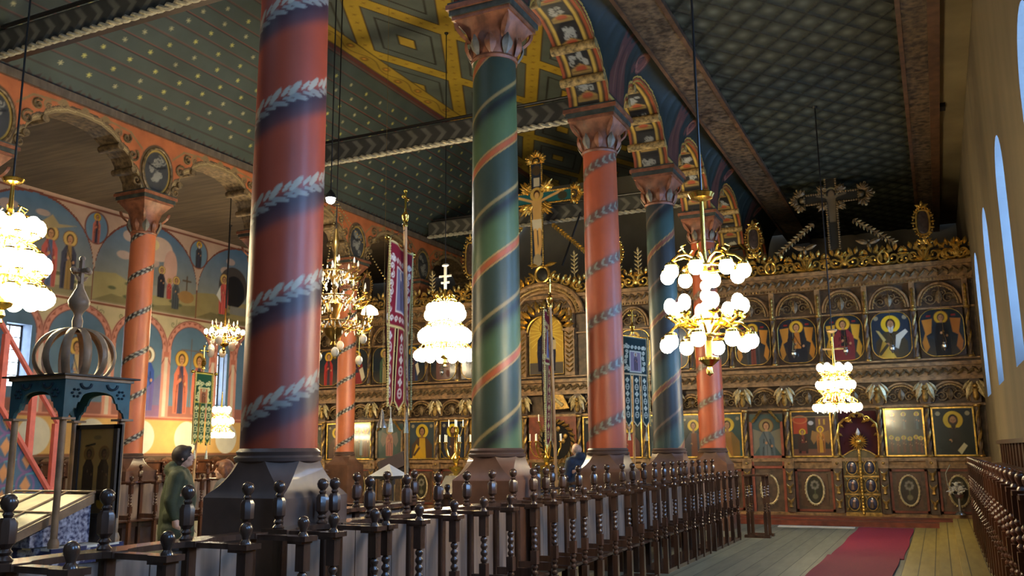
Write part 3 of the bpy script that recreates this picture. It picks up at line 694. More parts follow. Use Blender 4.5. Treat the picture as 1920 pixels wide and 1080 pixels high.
# ================================================================== TIE BEAMS
def tie(y,label):
    t=thing('tie_beam',label,'beam',(-9.3,y,8.2)); x0,x1=-13.74,-4.86
    MB().box(x0,x1,y+.01,y+.24,8.22,8.66).obj('timber','dark_wood',t)
    c=Cv(x1-x0,.44,.022,(70,68,62),u0=x0,v0=8.22)
    for x in np.arange(x0+.1,x1-.3,.36): c.poly([(x,8.26),(x+.17,8.44),(x,8.62),(x+.13,8.62),(x+.3,8.44),(x+.13,8.26)],(116,112,100))
    c.build('painted_face',lambda U,V:(U,np.full(U.shape,y),V),'arcade_paint',t)
    r=MB(); n=int((x1-x0)/.05)
    for ph in(0,PI): r.tube([(x0+(x1-x0)*k/n,y-.02+.03*math.cos(k*.9+ph),8.19+.03*math.sin(k*.9+ph)) for k in range(n+1)],.035,6)
    r.obj('rope_moulding','rope_pale',t)
    q=MB().tube([(x0+.2,y-.03,8.7),(x1-.4,y-.03,8.7)],.035,8); q.box(-8.1,-7.9,y-.09,y+.02,8.64,8.76); q.obj('conduit','black_iron',t)
mat('rope_pale',(168,160,138),.7,var=.3,scale=14)
tie(8.92,'chevron-painted tie beam crossing the top left corner of the nave')
tie(15.93,'chevron-painted tie beam crossing the nave behind the green column')
tie(23.15,'farthest chevron-painted tie beam behind the icon screen cross')
# ================================================================== STALLS
def post_mb(x,y,z0,sx=1):
    b=MB(); h=.031
    def sqr(a,c): b.box(x-h,x+h,y-h,y+h,z0+a,z0+c)
    sqr(0,.46); sqr(.62,.74); sqr(.96,1.14)
    def beads(a,c,n):
        p=[(.028,z0+a)]
        for k in range(n):
            t=a+(c-a)*(k+.5)/n; d=(c-a)/n/2; p+=[(.018,z0+t-d*.85),(.03,z0+t-d*.3),(.03,z0+t+d*.3),(.018,z0+t+d*.85)]
        p.append((.028,z0+c)); b.lathe(p,(x,y,0),12)
    beads(.46,.62,3); beads(.74,.96,4)
    return b
def finial_mb(x,y,z,s=1.0):
    return MB().lathe([(.034*s,z),(.03*s,z+.012),(.02*s,z+.025),(.024*s,z+.04),(.034*s,z+.062),(.037*s,z+.08),(.033*s,z+.098),(.02*s,z+.112),(.004,z+.118)],(x,y,0),14)
def bank(name,ys,xf,xr,z0,label,group,wood='stall_wood',panels=True,rearfin=True,lean=1,backh=0,top=1.15):
    """a run of standing stalls; arm rests run from turned posts at xf to a back rail at xr"""
    t=thing(name,label,'choir stalls',((xf+xr)/2,sum(ys)/len(ys),z0),group); s=1 if xf>xr else -1
    lo,hi=min(xf,xr),max(xf,xr); up=1 if xf>-4.3 or backh else 1
    for k,y in enumerate(ys):
        pst=post_mb(xf,y,z0).obj('post',wood,t)
        a=MB(); e=xf
        w=.035
        pts=[(xr,y-w),(xf-s*.09,y-w),(xf-s*.07,y-.06),(xf+s*.06,y-.06),(xf+s*.06,y+.06),(xf-s*.07,y+.06),(xf-s*.09,y+w),(xr,y+w)]
        a.prism(pts if s<0 else pts[::-1],z0+1.135,z0+1.165); a.box(min(xf,xf-s*.05)-.03,max(xf,xf-s*.05)+.03,y-.05,y+.05,z0+1.12,z0+1.136)
        a.obj('armrest',wood,t); fin=finial_mb(xf,y,z0+1.163).obj('ball_finial',wood); fin.parent=pst
        r=MB().box(xr-.04,xr+.04,y-.035,y+.035,z0,z0+1.14,bev=.008); r.box(lo+.03,hi-.03,y-.018,y+.018,z0+.5,z0+.58); r.obj('side_frame',wood,t)
        if rearfin:
            f=MB(); x=xr-s*.02
            f.lathe([(.035,z0+1.17),(.04,z0+1.18),(.022,z0+1.2),(.034,z0+1.215),(.022,z0+1.23),(.03,z0+1.24)],(x,y,0),12)
            f.lathe([(.028,z0+1.24),(.04,z0+1.255),(.042,z0+1.345),(.03,z0+1.37)],(x,y,0),8,sq=[.5,1,1,.5])
            f.lathe([(.018,z0+1.37),(.026,z0+1.385),(.018,z0+1.397),(.036,z0+1.42),(.04,z0+1.44),(.034,z0+1.462),(.02,z0+1.475),(.004,z0+1.48)],(x,y,0),14)
            f.obj('back_finial',wood,t)
    y0,y1=ys[0]-.06,ys[-1]+.06; b=MB(); xx=xr
    # back rail with a hollowed front edge at every seat
    pts=[(xr-s*.11,y0),(xr-s*.11,y1)]; edge_=[(xr+s*.1,y1)]
    for a,c in list(zip(ys[:-1],ys[1:]))[::-1]:
        m=(a+c)/2; hw=(c-a)/2-.05
        for j in range(7): q=PI*j/6; edge_.append((xr+s*(.1-.075*math.sin(q)),m+hw*math.cos(q)))
    edge_.append((xr+s*.1,y0)); P=pts+edge_
    # strips keep the hollow outline clean
    ysamp=sorted(set([round(p[1],4) for p in P]))
    def xe(y):
        for a,c in zip(ys[:-1],ys[1:]):
            m=(a+c)/2; hw=(c-a)/2-.05
            if abs(y-m)<hw: return xr+s*(.1-.075*math.sqrt(max(0,1-((y-m)/hw)**2)))
        return xr+s*.1
    for a,c in zip(ysamp[:-1],ysamp[1:]):
        q=[(xr-s*.11,a),(xe(a+.001),a),(xe(c-.001),c),(xr-s*.11,c)]
        b.prism(q if s>0 else q[::-1],z0+1.14,z0+1.172)
    b.obj('back_rail',wood,t,smooth=False)
    if panels:
        for a,c in zip(ys[:-1],ys[1:]):
            p=MB(); n=2
            for j in range(n):
                p.box(xr-.012,xr+.012,a+.05+(c-a-.1)*j/n+.005,a+.05+(c-a-.1)*(j+1)/n-.005,z0+.42,z0+1.12)
            p.obj('back_panel','panel_wood',t)
    q=MB().box(lo+.02,hi-.06 if s>0 else hi-.02,y0+.05,y1-.05,z0+.46,z0+.485); q.box(xr-.02,xr+.02,y0,y1,z0+.34,z0+.42); q.obj('seat_board',wood,t)
    MB().box(xf-.02,xf+.02,y0+.03,y1-.03,z0+.0,z0+.05).box(lo,hi,y0+.03,y1-.03,z0,z0+.04).obj('foot_board',wood,t)
    if backh:
        b=MB()
        for a,c in zip(ys[:-1],ys[1:]): b.box(xr-s*.11,xr-s*.08,a+.03,c-.03,z0+1.17,z0+backh-.04); b.box(xr-s*.11,xr-s*.06,a+.0,a+.03,z0+1.17,z0+backh); 
        b.box(xr-s*.12,xr-s*.03,y0,y1,z0+backh-.04,z0+backh+.02); b.obj('high_back',wood,t)
    return t
XF,XB=-3.5,-3.92
banks=[([1.75,2.3,2.85,3.4,3.96,4.46],'nearest run of dark choir stalls in the bottom left corner'),
 ([4.76,5.22],'single dark stall in front of the nearest red column pedestal'),
 ([5.36,5.8,6.33,6.84,7.36,7.88,8.36],'long run of dark stalls between the nearest red column and the green column'),
 ([8.86,9.2,9.68,10.2,10.72,11.22,11.85],'run of dark stalls between the green column and the orange ribbon column'),
 ([12.3,12.85,13.4,13.9,14.4,14.85],'run of dark stalls beside the orange ribbon column beyond the green one'),
 ([15.24,15.72,16.19,16.7,17.26],'farthest run of dark stalls before the grey floor by the icon screen')]
for ys,l in banks: bank('choir_stalls',ys,XF,XB,0,l,'stalls along the right aisle')
for ys,l in (([5.9,6.4,6.9,7.4,7.9],'stalls facing the nave behind the long dark run'),([9.5,10.0,10.5,11.0,11.5],'stalls facing the nave behind the green column'),([13.3,13.8,14.3,14.8],'stalls facing the nave beyond the orange ribbon column')):
    bank('choir_stalls',ys,-5.35,-4.85,0,l,'stalls facing the nave')
bank('choir_stalls',[round(4.2+.56*k,3) for k in range(25)],.44,.86,.22,'long glossy brown row of high-backed stalls along the window wall','stalls under the windows','stall_wood_red',True,False,backh=1.52,top=1.3)
bank('choir_stalls',[round(11.4+.58*k,3) for k in range(12)],-13.3,-13.7,0,'brown stalls between the left columns facing the nave','stalls on the left side','stall_wood_red',True,True)
bank('choir_stalls',[round(9.0+.62*k,3) for k in range(21)],-18.75,-19.15,0,'stalls along the muralled left wall under the yellow band','stalls on the left side','stall_wood_red',True,True,backh=1.5)
# round-headed carved backs along the left wall
t=thing('carved_dado','row of round-headed brown carved panels under the yellow band of discs','panelling',(XW+.1,16,1.2)); 
for k in range(22):
    y=9.3+.62*k; b=MB(); b.prism([(y-.26,1.2)]+[(y-.26*math.cos(PI*j/10),1.36+.24*math.sin(PI*j/10)) for j in range(11)]+[(y+.26,1.2)],XW+.02,XW+.07,0,'x')
    for j in range(5):
        a=PI*(j+.5)/5; b.tube([(XW+.08,y,1.34),(XW+.08,y+.2*math.cos(a),1.34+.19*math.sin(a))],.02,6,1)
    b.obj('fan_panel',['brown_wood','dim_gilt'],t)
# loose pieces beside the last stalls
t=thing('reading_stand','dark turned-leg stand at the end of the stall row','stand',(-3.2,18.1,0))
for x in(-3.42,-3.1):
    for y in(17.8,18.2): post_mb(x,y,0).obj('leg','stall_wood',t)
MB().box(-3.48,-3.04,17.74,18.26,1.14,1.17).obj('top_board','stall_wood',t); [MB().box(-3.5,-3.02,q,q+.14,0,.05).obj('foot','stall_wood',t) for q in(17.72,18.14)]
# ================================================================== FLOOR THINGS
def slab(name,x0,x1,y0,y1,z0,z1,m,label,cat): return single(MB().box(x0,x1,y0,y1,z0,z1,bev=.006).obj(name,m),label,cat)
c=MB(); 
def carpet(y0,y1,x0,x1,z,label):
    b=MB(); n=40
    for k in range(n):
        a=y0+(y1-y0)*k/n; e=y0+(y1-y0)*(k+1)/n; w=lambda y:.012*math.sin(y*2.3)
        b.add([(x0+w(a),a,z),(x1+w(a),a,z),(x1+w(e),e,z),(x0+w(e),e,z),(x0+w(a),a,z-.01),(x1+w(a),a,z-.01),(x1+w(e),e,z-.01),(x0+w(e),e,z-.01)],[(0,1,2,3),(3,2,6,7),(0,4,5,1),(0,3,7,4),(1,5,6,2)])
    return single(b.obj('carpet_runner','carpet'),label,'carpet')
carpet(3,15.15,-1.72,-.68,.026,'nearer length of plain crimson carpet runner, its end overlapping the far one')
carpet(15.0,20.7,-1.68,-.62,.014,'farther length of crimson carpet runner reaching the icon screen step')
struct(MB().box(-.6,-.13,3,20.8,0,.02).obj('trim_9','yellow_boards'))
struct(MB().box(-.13,.12,3,20.8,0,.14,bev=.006).obj('trim_10','yellow_boards')); struct(MB().box(.12,XR,3,20.8,0,.22,bev=.006).obj('trim_11','yellow_boards'))
struct(MB().box(XW,XR,20.95,22.8,0,.1,bev=.01).box(XW,XR,21.5,22.8,.1,.13).obj('trim_12','screen_red'))
single(MB().box(-3.3,-1.75,20.35,20.6,.0,.02).obj('floor_mat','cloth_white'),'pale strip of matting at the foot of the icon screen step','mat')
# ================================================================== ICON SCREEN
SY=22.3
def swirl(b,x,z,r,dirn=1,a0=0,y=SY-.14,w=.03,turns=1.4,m=0,flip=1):
    n=int(16*turns); P=[(x+flip*r*(1-.85*k/n)*math.cos(a0+dirn*2*PI*turns*k/n),y,z+r*(1-.85*k/n)*math.sin(a0+dirn*2*PI*turns*k/n)) for k in range(n+1)]
    b.tube(P,[w*(1-.55*k/n) for k in range(n+1)],6,m); b.ball(P[-1],w*.9,6,m); return b
def screen():
    t=thing('iconostasis','tall carved wooden icon screen with gilded crest closing the east end','icon screen',(-9.3,SY,0))
    b=MB(); b.box(XW,XR,SY+.04,SY+.2,.1,5.45); b.obj('backing','screen_dark',t)
    # lower plinth rails and cornices
    b=MB()
    for z0,z1,d in((.1,.2,.12),(1.36,1.44,.14),(2.56,2.62,.1),(3.14,3.22,.16),(3.46,3.54,.22),(3.6,3.64,.12),(4.76,4.8,.09),(5.4,5.47,.16),(5.74,5.83,.26)): b.box(XW,XR,SY-d,SY+.05,z0,z1)
    b.box(XW,XR,SY-.1,SY+.05,3.22,3.46); b.box(XW,XR,SY-.14,SY+.05,5.47,5.74); b.box(XW,XR,SY-.06,SY+.05,1.2,1.36); b.obj('cornice','screen_wood',t)
    b=MB(); x=XW+.1
    while x<XR-.05:                               # carved foliage running along the friezes
        b.leaf((x,SY-.12,3.26),(.7,0,.6),.09,.24,(0,-1,0),0,.03); b.leaf((x+.1,SY-.12,3.42),(.7,0,-.6),.07,.2,(0,-1,0),0,.03)
        b.leaf((x,SY-.16,5.52),(.6,0,.7),.08,.22,(0,-1,0),0,.03); b.leaf((x+.1,SY-.16,5.7),(.7,0,-.6),.07,.2,(0,-1,0),0,.03); x+=.2
    b.obj('frieze_leaves','dim_gilt',t)
    b=MB(); x=XW+.03
    while x<XR: b.box(x,x+.035,SY-.2,SY-.15,5.41,5.46); x+=.075
    b.obj('dentils','carving',t)['kind']='stuff'
    def spiral(x,z0,z1,r,dy=.14,name='twisted_column'):
        s=MB(); n=int((z1-z0)/.028); y=SY-dy
        s.tube([(x,y,z0),(x,y,z1)],r*.62,10,1)
        for ph,m in((0,0),(PI,1)): s.tube([(x+r*.42*math.cos(k*.36+ph),y+r*.42*math.sin(k*.36+ph),z0+(z1-z0)*k/n) for k in range(n+1)],r*.55,6,m)
        s.lathe([(r*1.3,z0-.05),(r*1.3,z0-.02),(r*.9,z0)],(x,y,0),10,0); s.lathe([(r*.9,z1),(r*1.35,z1+.03),(r*1.35,z1+.06)],(x,y,0),10,0)
        s.obj(name,['old_gold','screen_dark'],t)
    LOW=[-19.3,-18.6,-17.7,-16.76,-15.9,-15.0,-13.87,-12.84,-11.86,-10.95,-10.08,-8.52,-7.6,-6.75,-5.9,-5.12,-4.22,-3.24,-2.17,-1.18,-.19,.82]
    UP=[-19.25,-18.2,-17.2,-16.18,-15.16,-14.17,-13.17,-12.16,-11.15,-10.4,-8.2,-7.45,-6.45,-5.45,-4.45,-3.42,-2.35,-1.3,-.27,.82]
    for x in LOW:
        spiral(x,1.5,2.52,.06)
        g=MB(); g.box(x-.09,x+.09,SY-.16,SY+.04,.2,1.2,0)
        for z in(.3,.62,.92):
            g.lathe([(.02,z),(.05,z+.02),(.03,z+.1),(.06,z+.16),(.06,z+.18)],(x,SY-.17,0),8,1)
            for sg in(-1,1): g.leaf((x,SY-.18,z+.1),(sg*.6,0,1),.05,.16,(0,-1,0),1)
        g.obj('pilaster',['screen_dark','old_gold'],t)
        g=MB(); g.box(x-.1,x+.1,SY-.2,SY+.04,2.62,3.14,0)
        g.ball((x,SY-.24,2.98),.06,10,1); g.lathe([(.03,2.66),(.07,2.74),(.05,2.86),(.08,2.92)],(x,SY-.23,0),10,1)
        for sg in(-1,1):
            g.leaf((x+sg*.05,SY-.22,3.08),(sg*.35,0,-1),.14,.4,(0,-1,0),2,.03,.1); g.leaf((x+sg*.1,SY-.22,3.1),(sg*.6,0,-.8),.08,.26,(0,-1,0),2,.02,.1)
        g.obj('winged_capital',['screen_dark','old_gold','pale_gilt'],t)
        g=MB().box(x-.11,x+.11,SY-.17,SY+.04,1.2,1.44); g.ball((x,SY-.18,1.32),.035,8,1); g.obj('block',['screen_wood','old_gold'],t)
    for x in UP:
        if -10.5<x<-8.1: continue
        spiral(x,3.68,4.72,.055)
        g=MB(); g.box(x-.06,x+.06,SY-.13,SY+.04,4.8,5.4,0); z=4.88
        for k in range(5): g.leaf((x-.0,SY-.15,z+.1*k),(0,0,-1) if k%2 else (0,0,-1),.07,.13,(0,-1,0),1,.03); 
        g.ball((x,SY-.16,4.86),.03,8,1); g.obj('upper_pilaster',['screen_wood','gold'],t)
    # arches
    def arch(x0,x1,zs,h,name,big=False):
        m=(x0+x1)/2; R=(x1-x0)/2-.1; a=MB()
        for w,dy,rr,mi in((0,.1,.035,0),(-.06,.13,.018,1)):
            a.tube([(m-(R+w)*math.cos(PI*k/20),SY-dy,zs+(h+w)*math.sin(PI*k/20)) for k in range(21)],rr,6,mi)
        for k in range(19): q=PI*(k+.5)/19; a.ball((m-(R-.075)*math.cos(q),SY-.13,zs+(h-.075)*math.sin(q)),.016,6,1)
        s_=MB()
        a.leaf((m,SY-.09,zs+.04),(0,0,1),.16,h*.62,(0,-1,0),2,.03)
        for sg in(-1,1):
            swirl(a,m+sg*R*.42,zs+h*.3,R*.3,sg,0,SY-.08,.018,1.5,2); swirl(a,m+sg*R*.18,zs+h*.55,R*.17,-sg,1,SY-.08,.014,1.3,2)
            a.leaf((m+sg*R*.55,SY-.08,zs+h*.25),(sg*.7,0,.4),.07,R*.36,(0,-1,0),2,.02)
        a.obj(name,['screen_wood','carving','dim_gilt'],t)
    for a_,b_ in zip(LOW[:-1],LOW[1:]):
        if a_<-10 and b_>-9: continue
        arch(a_,b_,2.66,min(.44,(b_-a_)*.45),'lower_arch')
    for a_,b_ in zip(UP[:-1],UP[1:]):
        if (a_+b_)/2==-9.3 or b_-a_>1.5: continue
        arch(a_,b_,4.84,.5,'upper_arch')
    # middle: tall gilded arch with chevron pilasters
    for x in(-10.13,-8.72):
        g=MB(); g.box(x-.14,x+.14,SY-.2,SY+.04,3.64,4.84,0)
        for k in range(9):
            z=3.72+.125*k
            for sg in(-1,1): g.leaf((x,SY-.22,z),(sg*.8,0,.75),.05,.16,(0,-1,0),1+(k%2),.03,.05)
        g.box(x-.17,x+.17,SY-.24,SY+.04,4.84,4.9,0); g.box(x-.1,x+.1,SY-.18,SY+.04,4.9,5.45,0)
        for q in(-.06,.06):
            for k in range(4): g.leaf((x+q,SY-.2,5.4-.1*k),(0,0,-1),.06,.13,(0,-1,0),2,.03)
        g.obj('chevron_pilaster',['screen_wood','old_gold','gold'],t)
    g=MB()
    for R,z,rr,mi,dy in((1.12,5.3,.07,0,.3),(.98,5.3,.05,1,.26),(.86,5.3,.05,0,.22),(.52,4.85,.03,2,.2)): g.tube([(-9.43-R*math.cos(PI*k/30),SY-dy,z+R*(.75 if R>.6 else .85)*math.sin(PI*k/30)) for k in range(31)],rr,8,mi)
    for k in range(31): q=PI*k/30; g.ball((-9.43-1.06*math.cos(q),SY-.33,5.3+.79*math.sin(q)),.03,6,1)
    for k in range(11):
        q=PI*(k+.5)/11; g.leaf((-9.43-.55*math.cos(q),SY-.22,4.9+.5*math.sin(q)),(-math.cos(q),0,math.sin(q)*.9),.14,.34,(0,-1,0),2,.05)
    g.prism([(-9.43-1.16*math.cos(PI*k/24),5.3+.82*math.sin(PI*k/24)) for k in range(25)],SY-.16,SY+.04,3,'y')
    g.obj('central_arch',['screen_wood','carving','gold','screen_dark'],t)
    # plinth panels
    n=0
    for a_,b_ in zip(LOW[:-1],LOW[1:]):
        m=(a_+b_)/2; w=b_-a_
        if a_<-10 and b_>-9: continue
        if abs(m+1.675)<.1: continue                        # the double door
        p=MB(); rd=1 if w>.9 else 0
        p.box(a_+.1,b_-.1,SY-.04,SY+.04,.2,1.2,0)
        for (x0,x1,z0,z1,mm,d) in((a_+.11,b_-.11,.22,1.18,1,.07),):
            p.box(x0,x0+.05,SY-d,SY,z0,z1,mm); p.box(x1-.05,x1,SY-d,SY,z0,z1,mm); p.box(x0,x1,SY-d,SY,z1-.05,z1,mm); p.box(x0,x1,SY-d,SY,z0,z0+.05,mm)
        p.box(a_+.24,b_-.24,SY-.055,SY,.34,1.08,2); p.obj('plinth_panel',['screen_dark','screen_red','brown_wood'],t)
        rx=min(.2,w*.22); rz=.33; o_=MB()
        o_.tube([(m+rx*math.cos(2*PI*k/28),SY-.085,.71+rz*math.sin(2*PI*k/28)) for k in range(29)],.024,8,0)
        for k in range(26): q=2*PI*k/26; o_.ball((m+(rx+.02)*math.cos(q),SY-.1,.71+(rz+.02)*math.sin(q)),.014,5,0)
        o_.obj('oval_frame','pale_gilt',t)
        oc=Cv(2*rx,2*rz,.018,(64,60,46),u0=m-rx,v0=.71-rz)
        if abs(m+3.73)<.1: oc.a[:]=lin((170,110,54)); oc.ell(m,.71,rx*.5,rz*.6,(120,80,50)); oc.ring(m,.71,rx*.75,rz*.78,.015,(110,70,40))
        else:
            oc.ell(m,.56,.06,.06,(120,112,84)); oc.line([(m,.6),(m,.8)],.02,(96,100,66))
            for q in range(8): oc.ell(m+.07*math.cos(q*.8),.82+.08*math.sin(q*.8),.03,.03,(140,130,110))
        oc.build('oval_painting',lambda U,V:(U,np.full(U.shape,SY-.075),V),'icon_paint',t,mask=lambda u,v,m=m,rx=rx,rz=rz:((u-m)/rx)**2+((v-.71)/rz)**2<1)
    # crest: scrolls, shells and leaves
    def crest(x0,x1,k):
        g=MB(); w=x1-x0; m=(x0+x1)/2; y=SY-.12
        for sg in(-1,1):
            swirl(g,m+sg*w*.24,6.03,.19,sg,PI/2,y,.045,1.35); swirl(g,m+sg*w*.44,5.97,.13,-sg,0,y,.036,1.2)
            for q in range(5): a=.2+q*.55; g.leaf((m+sg*w*.24+.17*math.cos(a)*sg,y,6.03+.17*math.sin(a)),(sg*math.cos(a),-.2,math.sin(a)),.1,.19,(0,-1,0),0,.04)
            g.leaf((m+sg*w*.05,y,5.86),(sg*.9,0,.3),.08,.26,(0,-1,0),0,.03)
        if k%3==0: g.tube([(m+.12*math.cos(2*PI*j/18),y-.02,6.04+.15*math.sin(2*PI*j/18)) for j in range(19)],.03,8); g.leaf((m,y,6.18),(0,0,1),.1,.16,(0,-1,0))
        elif k%3==1:
            for q in range(7): a=PI*(q+.5)/7; g.leaf((m,y,5.88),(math.cos(a),0,math.sin(a)),.07,.3,(0,-1,0),0,.03)
        else: g.ball((m,y,6.02),.1,10,0,(1,.4,1)); [g.leaf((m,y,6.02),(math.cos(a),0,math.sin(a)),.06,.2,(0,-1,0),0,.03) for a in (.3,1.1,2.0,2.8)]
        g.obj('gilded_crest','gold' if x0>-14 else 'old_gold',t)
    xs=np.arange(XW+.1,XR,.86)
    for k,x in enumerate(xs):
        if abs(x+.43+9.4)<.5: continue
        crest(x,min(x+.86,XR-.02),k)
    g=MB(); y=SY-.3                                     # heart cartouche over the centre arch
    g.tube([(-9.43+.2*math.cos(2*PI*j/20),y,6.42+.22*math.sin(2*PI*j/20)) for j in range(21)],.045,8,0); g.ball((-9.43,y+.02,6.42),.18,14,1,(1,.3,1.1))
    for sg in(-1,1):
        for dx,z,r in((.4,6.3,.17),(.72,6.18,.15),(1.02,6.02,.14)): swirl(g,-9.43+sg*dx,z,r,sg,PI/2,y,.036,1.4,0)
        for k in range(6): g.leaf((-9.43+sg*(.25+k*.15),y,6.2-.05*k),(sg*.5,0,1),.09,.28,(0,-1,0),0,.04)
        g.leaf((-9.43+sg*.1,y,6.66),(sg,0,.15),.12,.34,(0,-1,0),0,.04)
    g.obj('cartouche',['gold','iron'],t)
    return t
mat('pale_gilt',(196,176,128),.4,metal=.3,var=.35,scale=16)
screen()
# ---- icons ----
def icon(x0,x1,z0,z1,label,paintf,shape='rect',name='icon_painting',gold='gold',group=None,bg=(34,44,48),res=.0135,d=.07,cat='icon'):
    t=thing(name,label,cat,((x0+x1)/2,SY-d,z0),group); w,h=x1-x0,z1-z0
    c=Cv(w,h,res,bg,u0=0,v0=0); paintf(c,w,h)
    def inside(u,v):
        k=np.ones(u.shape,bool)
        if shape in('rounded','arch'):
            r=w*.34 if shape=='rounded' else w*.5
            for cx,cy,cond in((r,h-r,(u<r)&(v>h-r)),(w-r,h-r,(u>w-r)&(v>h-r)))+(((r,r,(u<r)&(v<r)),(w-r,r,(u>w-r)&(v<r))) if shape=='rounded' else ()):
                k&=~(cond&(np.hypot(u-cx,v-cy)>r))
        return k
    if shape!='rect':
        ins=inside(c.U,c.V); c.a[~ins]=lin((66,48,34))
    y=SY-d
    c.build('painted_panel',lambda U,V:(x0+U,np.full(U.shape,y),z0+V),'icon_paint',t)
    f=MB(); f.box(x0,x1,y+.004,y+.03,z0,z1,1)
    if shape=='rect':
        for (a,b_,q,r_) in((x0-.02,x0+.015,z0-.02,z1+.02),(x1-.015,x1+.02,z0-.02,z1+.02)): f.box(a,b_,y-.02,y+.03,q,r_,0)
        f.box(x0,x1,y-.02,y+.03,z0-.02,z0+.015,0); f.box(x0,x1,y-.02,y+.03,z1-.015,z1+.02,0)
    else:
        r=w*.34 if shape=='rounded' else w*.5; P=[]
        if shape=='rounded': cs=[(x1-r,z1-r,0),(x0+r,z1-r,PI/2),(x0+r,z0+r,PI),(x1-r,z0+r,1.5*PI)]
        else: cs=[(x1-r,z1-r,0),(x0+r,z1-r,PI/2)]
        for cx,cz,a0 in cs: P+=[(cx+r*math.cos(a0+PI/2*k/8),y-.008,cz+r*math.sin(a0+PI/2*k/8)) for k in range(9)]
        if shape=='arch': P=[(x1,y-.008,z0)]+P+[(x0,y-.008,z0)]
        P.append(P[0]); f.tube(P,.011,6,0)
    f.obj('frame',[gold,'screen_dark'],t); return t
def P_saint(robe,cloak,**kw):
    drape=kw.pop('drape',None); bg=kw.pop('bg',(30,42,50)); low=kw.pop('low',(70,60,44))
    def f(c,w,h):
        c.a[:]=lin(bg); g=np.clip(1-c.V/(h*.45),0,1)[...,None]; c.a=c.a*(1-g)+lin(low)*g
        if drape:
            for sg in(-1,1): c.poly([(w/2+sg*w*.44,h*.78),(w/2+sg*w*.2,h*.8),(w/2+sg*w*.24,h*.5),(w/2+sg*w*.36,h*.44),(w/2+sg*w*.3,h*.2),(w/2+sg*w*.4,h*.06),(w/2+sg*w*.46,h*.3),(w/2+sg*w*.38,h*.5)],drape)
            for sg in(-1,1): c.rect(w/2+sg*w*.28-.05*w,w/2+sg*w*.28+.05*w,h*.84,h*.88,(140,40,36))
        saint(c,w/2,-h*.14 if kw.get('seated') else -h*.04,h*1.1 if kw.get('seated') else h*1.0,robe,cloak,**kw); c.mottle(.1,.2)
    return f
def P_half(robe,cloak,beard=None,halo=(222,186,50),bg=(26,38,42),scroll=False,yell=None):
    def f(c,w,h):
        c.a[:]=lin(bg); cx=w*.5; hy=h*.74; r=w*.13
        c.ell(cx,hy,r*1.85,r*1.85,halo)
        c.poly([(cx-w*.4,0),(cx-w*.4,h*.36),(cx-w*.16,h*.58),(cx+w*.16,h*.58),(cx+w*.4,h*.36),(cx+w*.4,0)],cloak)
        c.poly([(cx-w*.12,0),(cx-w*.1,h*.56),(cx+w*.12,h*.56),(cx+w*.16,0)],robe)
        if yell: c.poly([(cx-w*.38,0),(cx-w*.22,h*.4),(cx-w*.1,h*.3),(cx+w*.1,0)],yell)
        c.ell(cx,hy,r*.95,r*1.2,(56,36,24)); c.ell(cx,hy-r*.12,r*.62,r*.9,(176,128,88))
        c.poly([(cx-r*.3,hy-r*.8),(cx-r*.4,h*.56),(cx+r*.4,h*.56),(cx+r*.3,hy-r*.8)],(150,104,72))
        if beard: c.poly([(cx-r*.6,hy-r*.3),(cx-r*.4,hy-r*1.5),(cx,hy-r*2),(cx+r*.4,hy-r*1.5),(cx+r*.6,hy-r*.3),(cx,hy-r*.7)],beard)
        for e in(-1,1): c.ell(cx+e*r*.25,hy+.02*r,r*.09,r*.06,(24,16,12))
        c.line([(cx,hy),(cx,hy-.4*r)],r*.08,(120,80,50)); c.line([(cx-r*.16,hy-.58*r),(cx+r*.16,hy-.58*r)],r*.08,(120,50,40))
        c.ell(cx-w*.1,h*.3,w*.04,w*.05,(176,128,88)); c.line([(cx-w*.3,h*.1),(cx-w*.12,h*.28)],w*.08,cloak)
        c.ell(w*.14,h*.88,w*.06,w*.06,(150,140,110)); c.ell(w*.86,h*.88,w*.06,w*.06,(150,140,110))
        if scroll: c.poly([(w*.55,h*.1),(w*.72,h*.26),(w*.8,h*.2),(w*.64,h*.02)],(206,198,160))
        c.mottle(.12,.2)
    return f
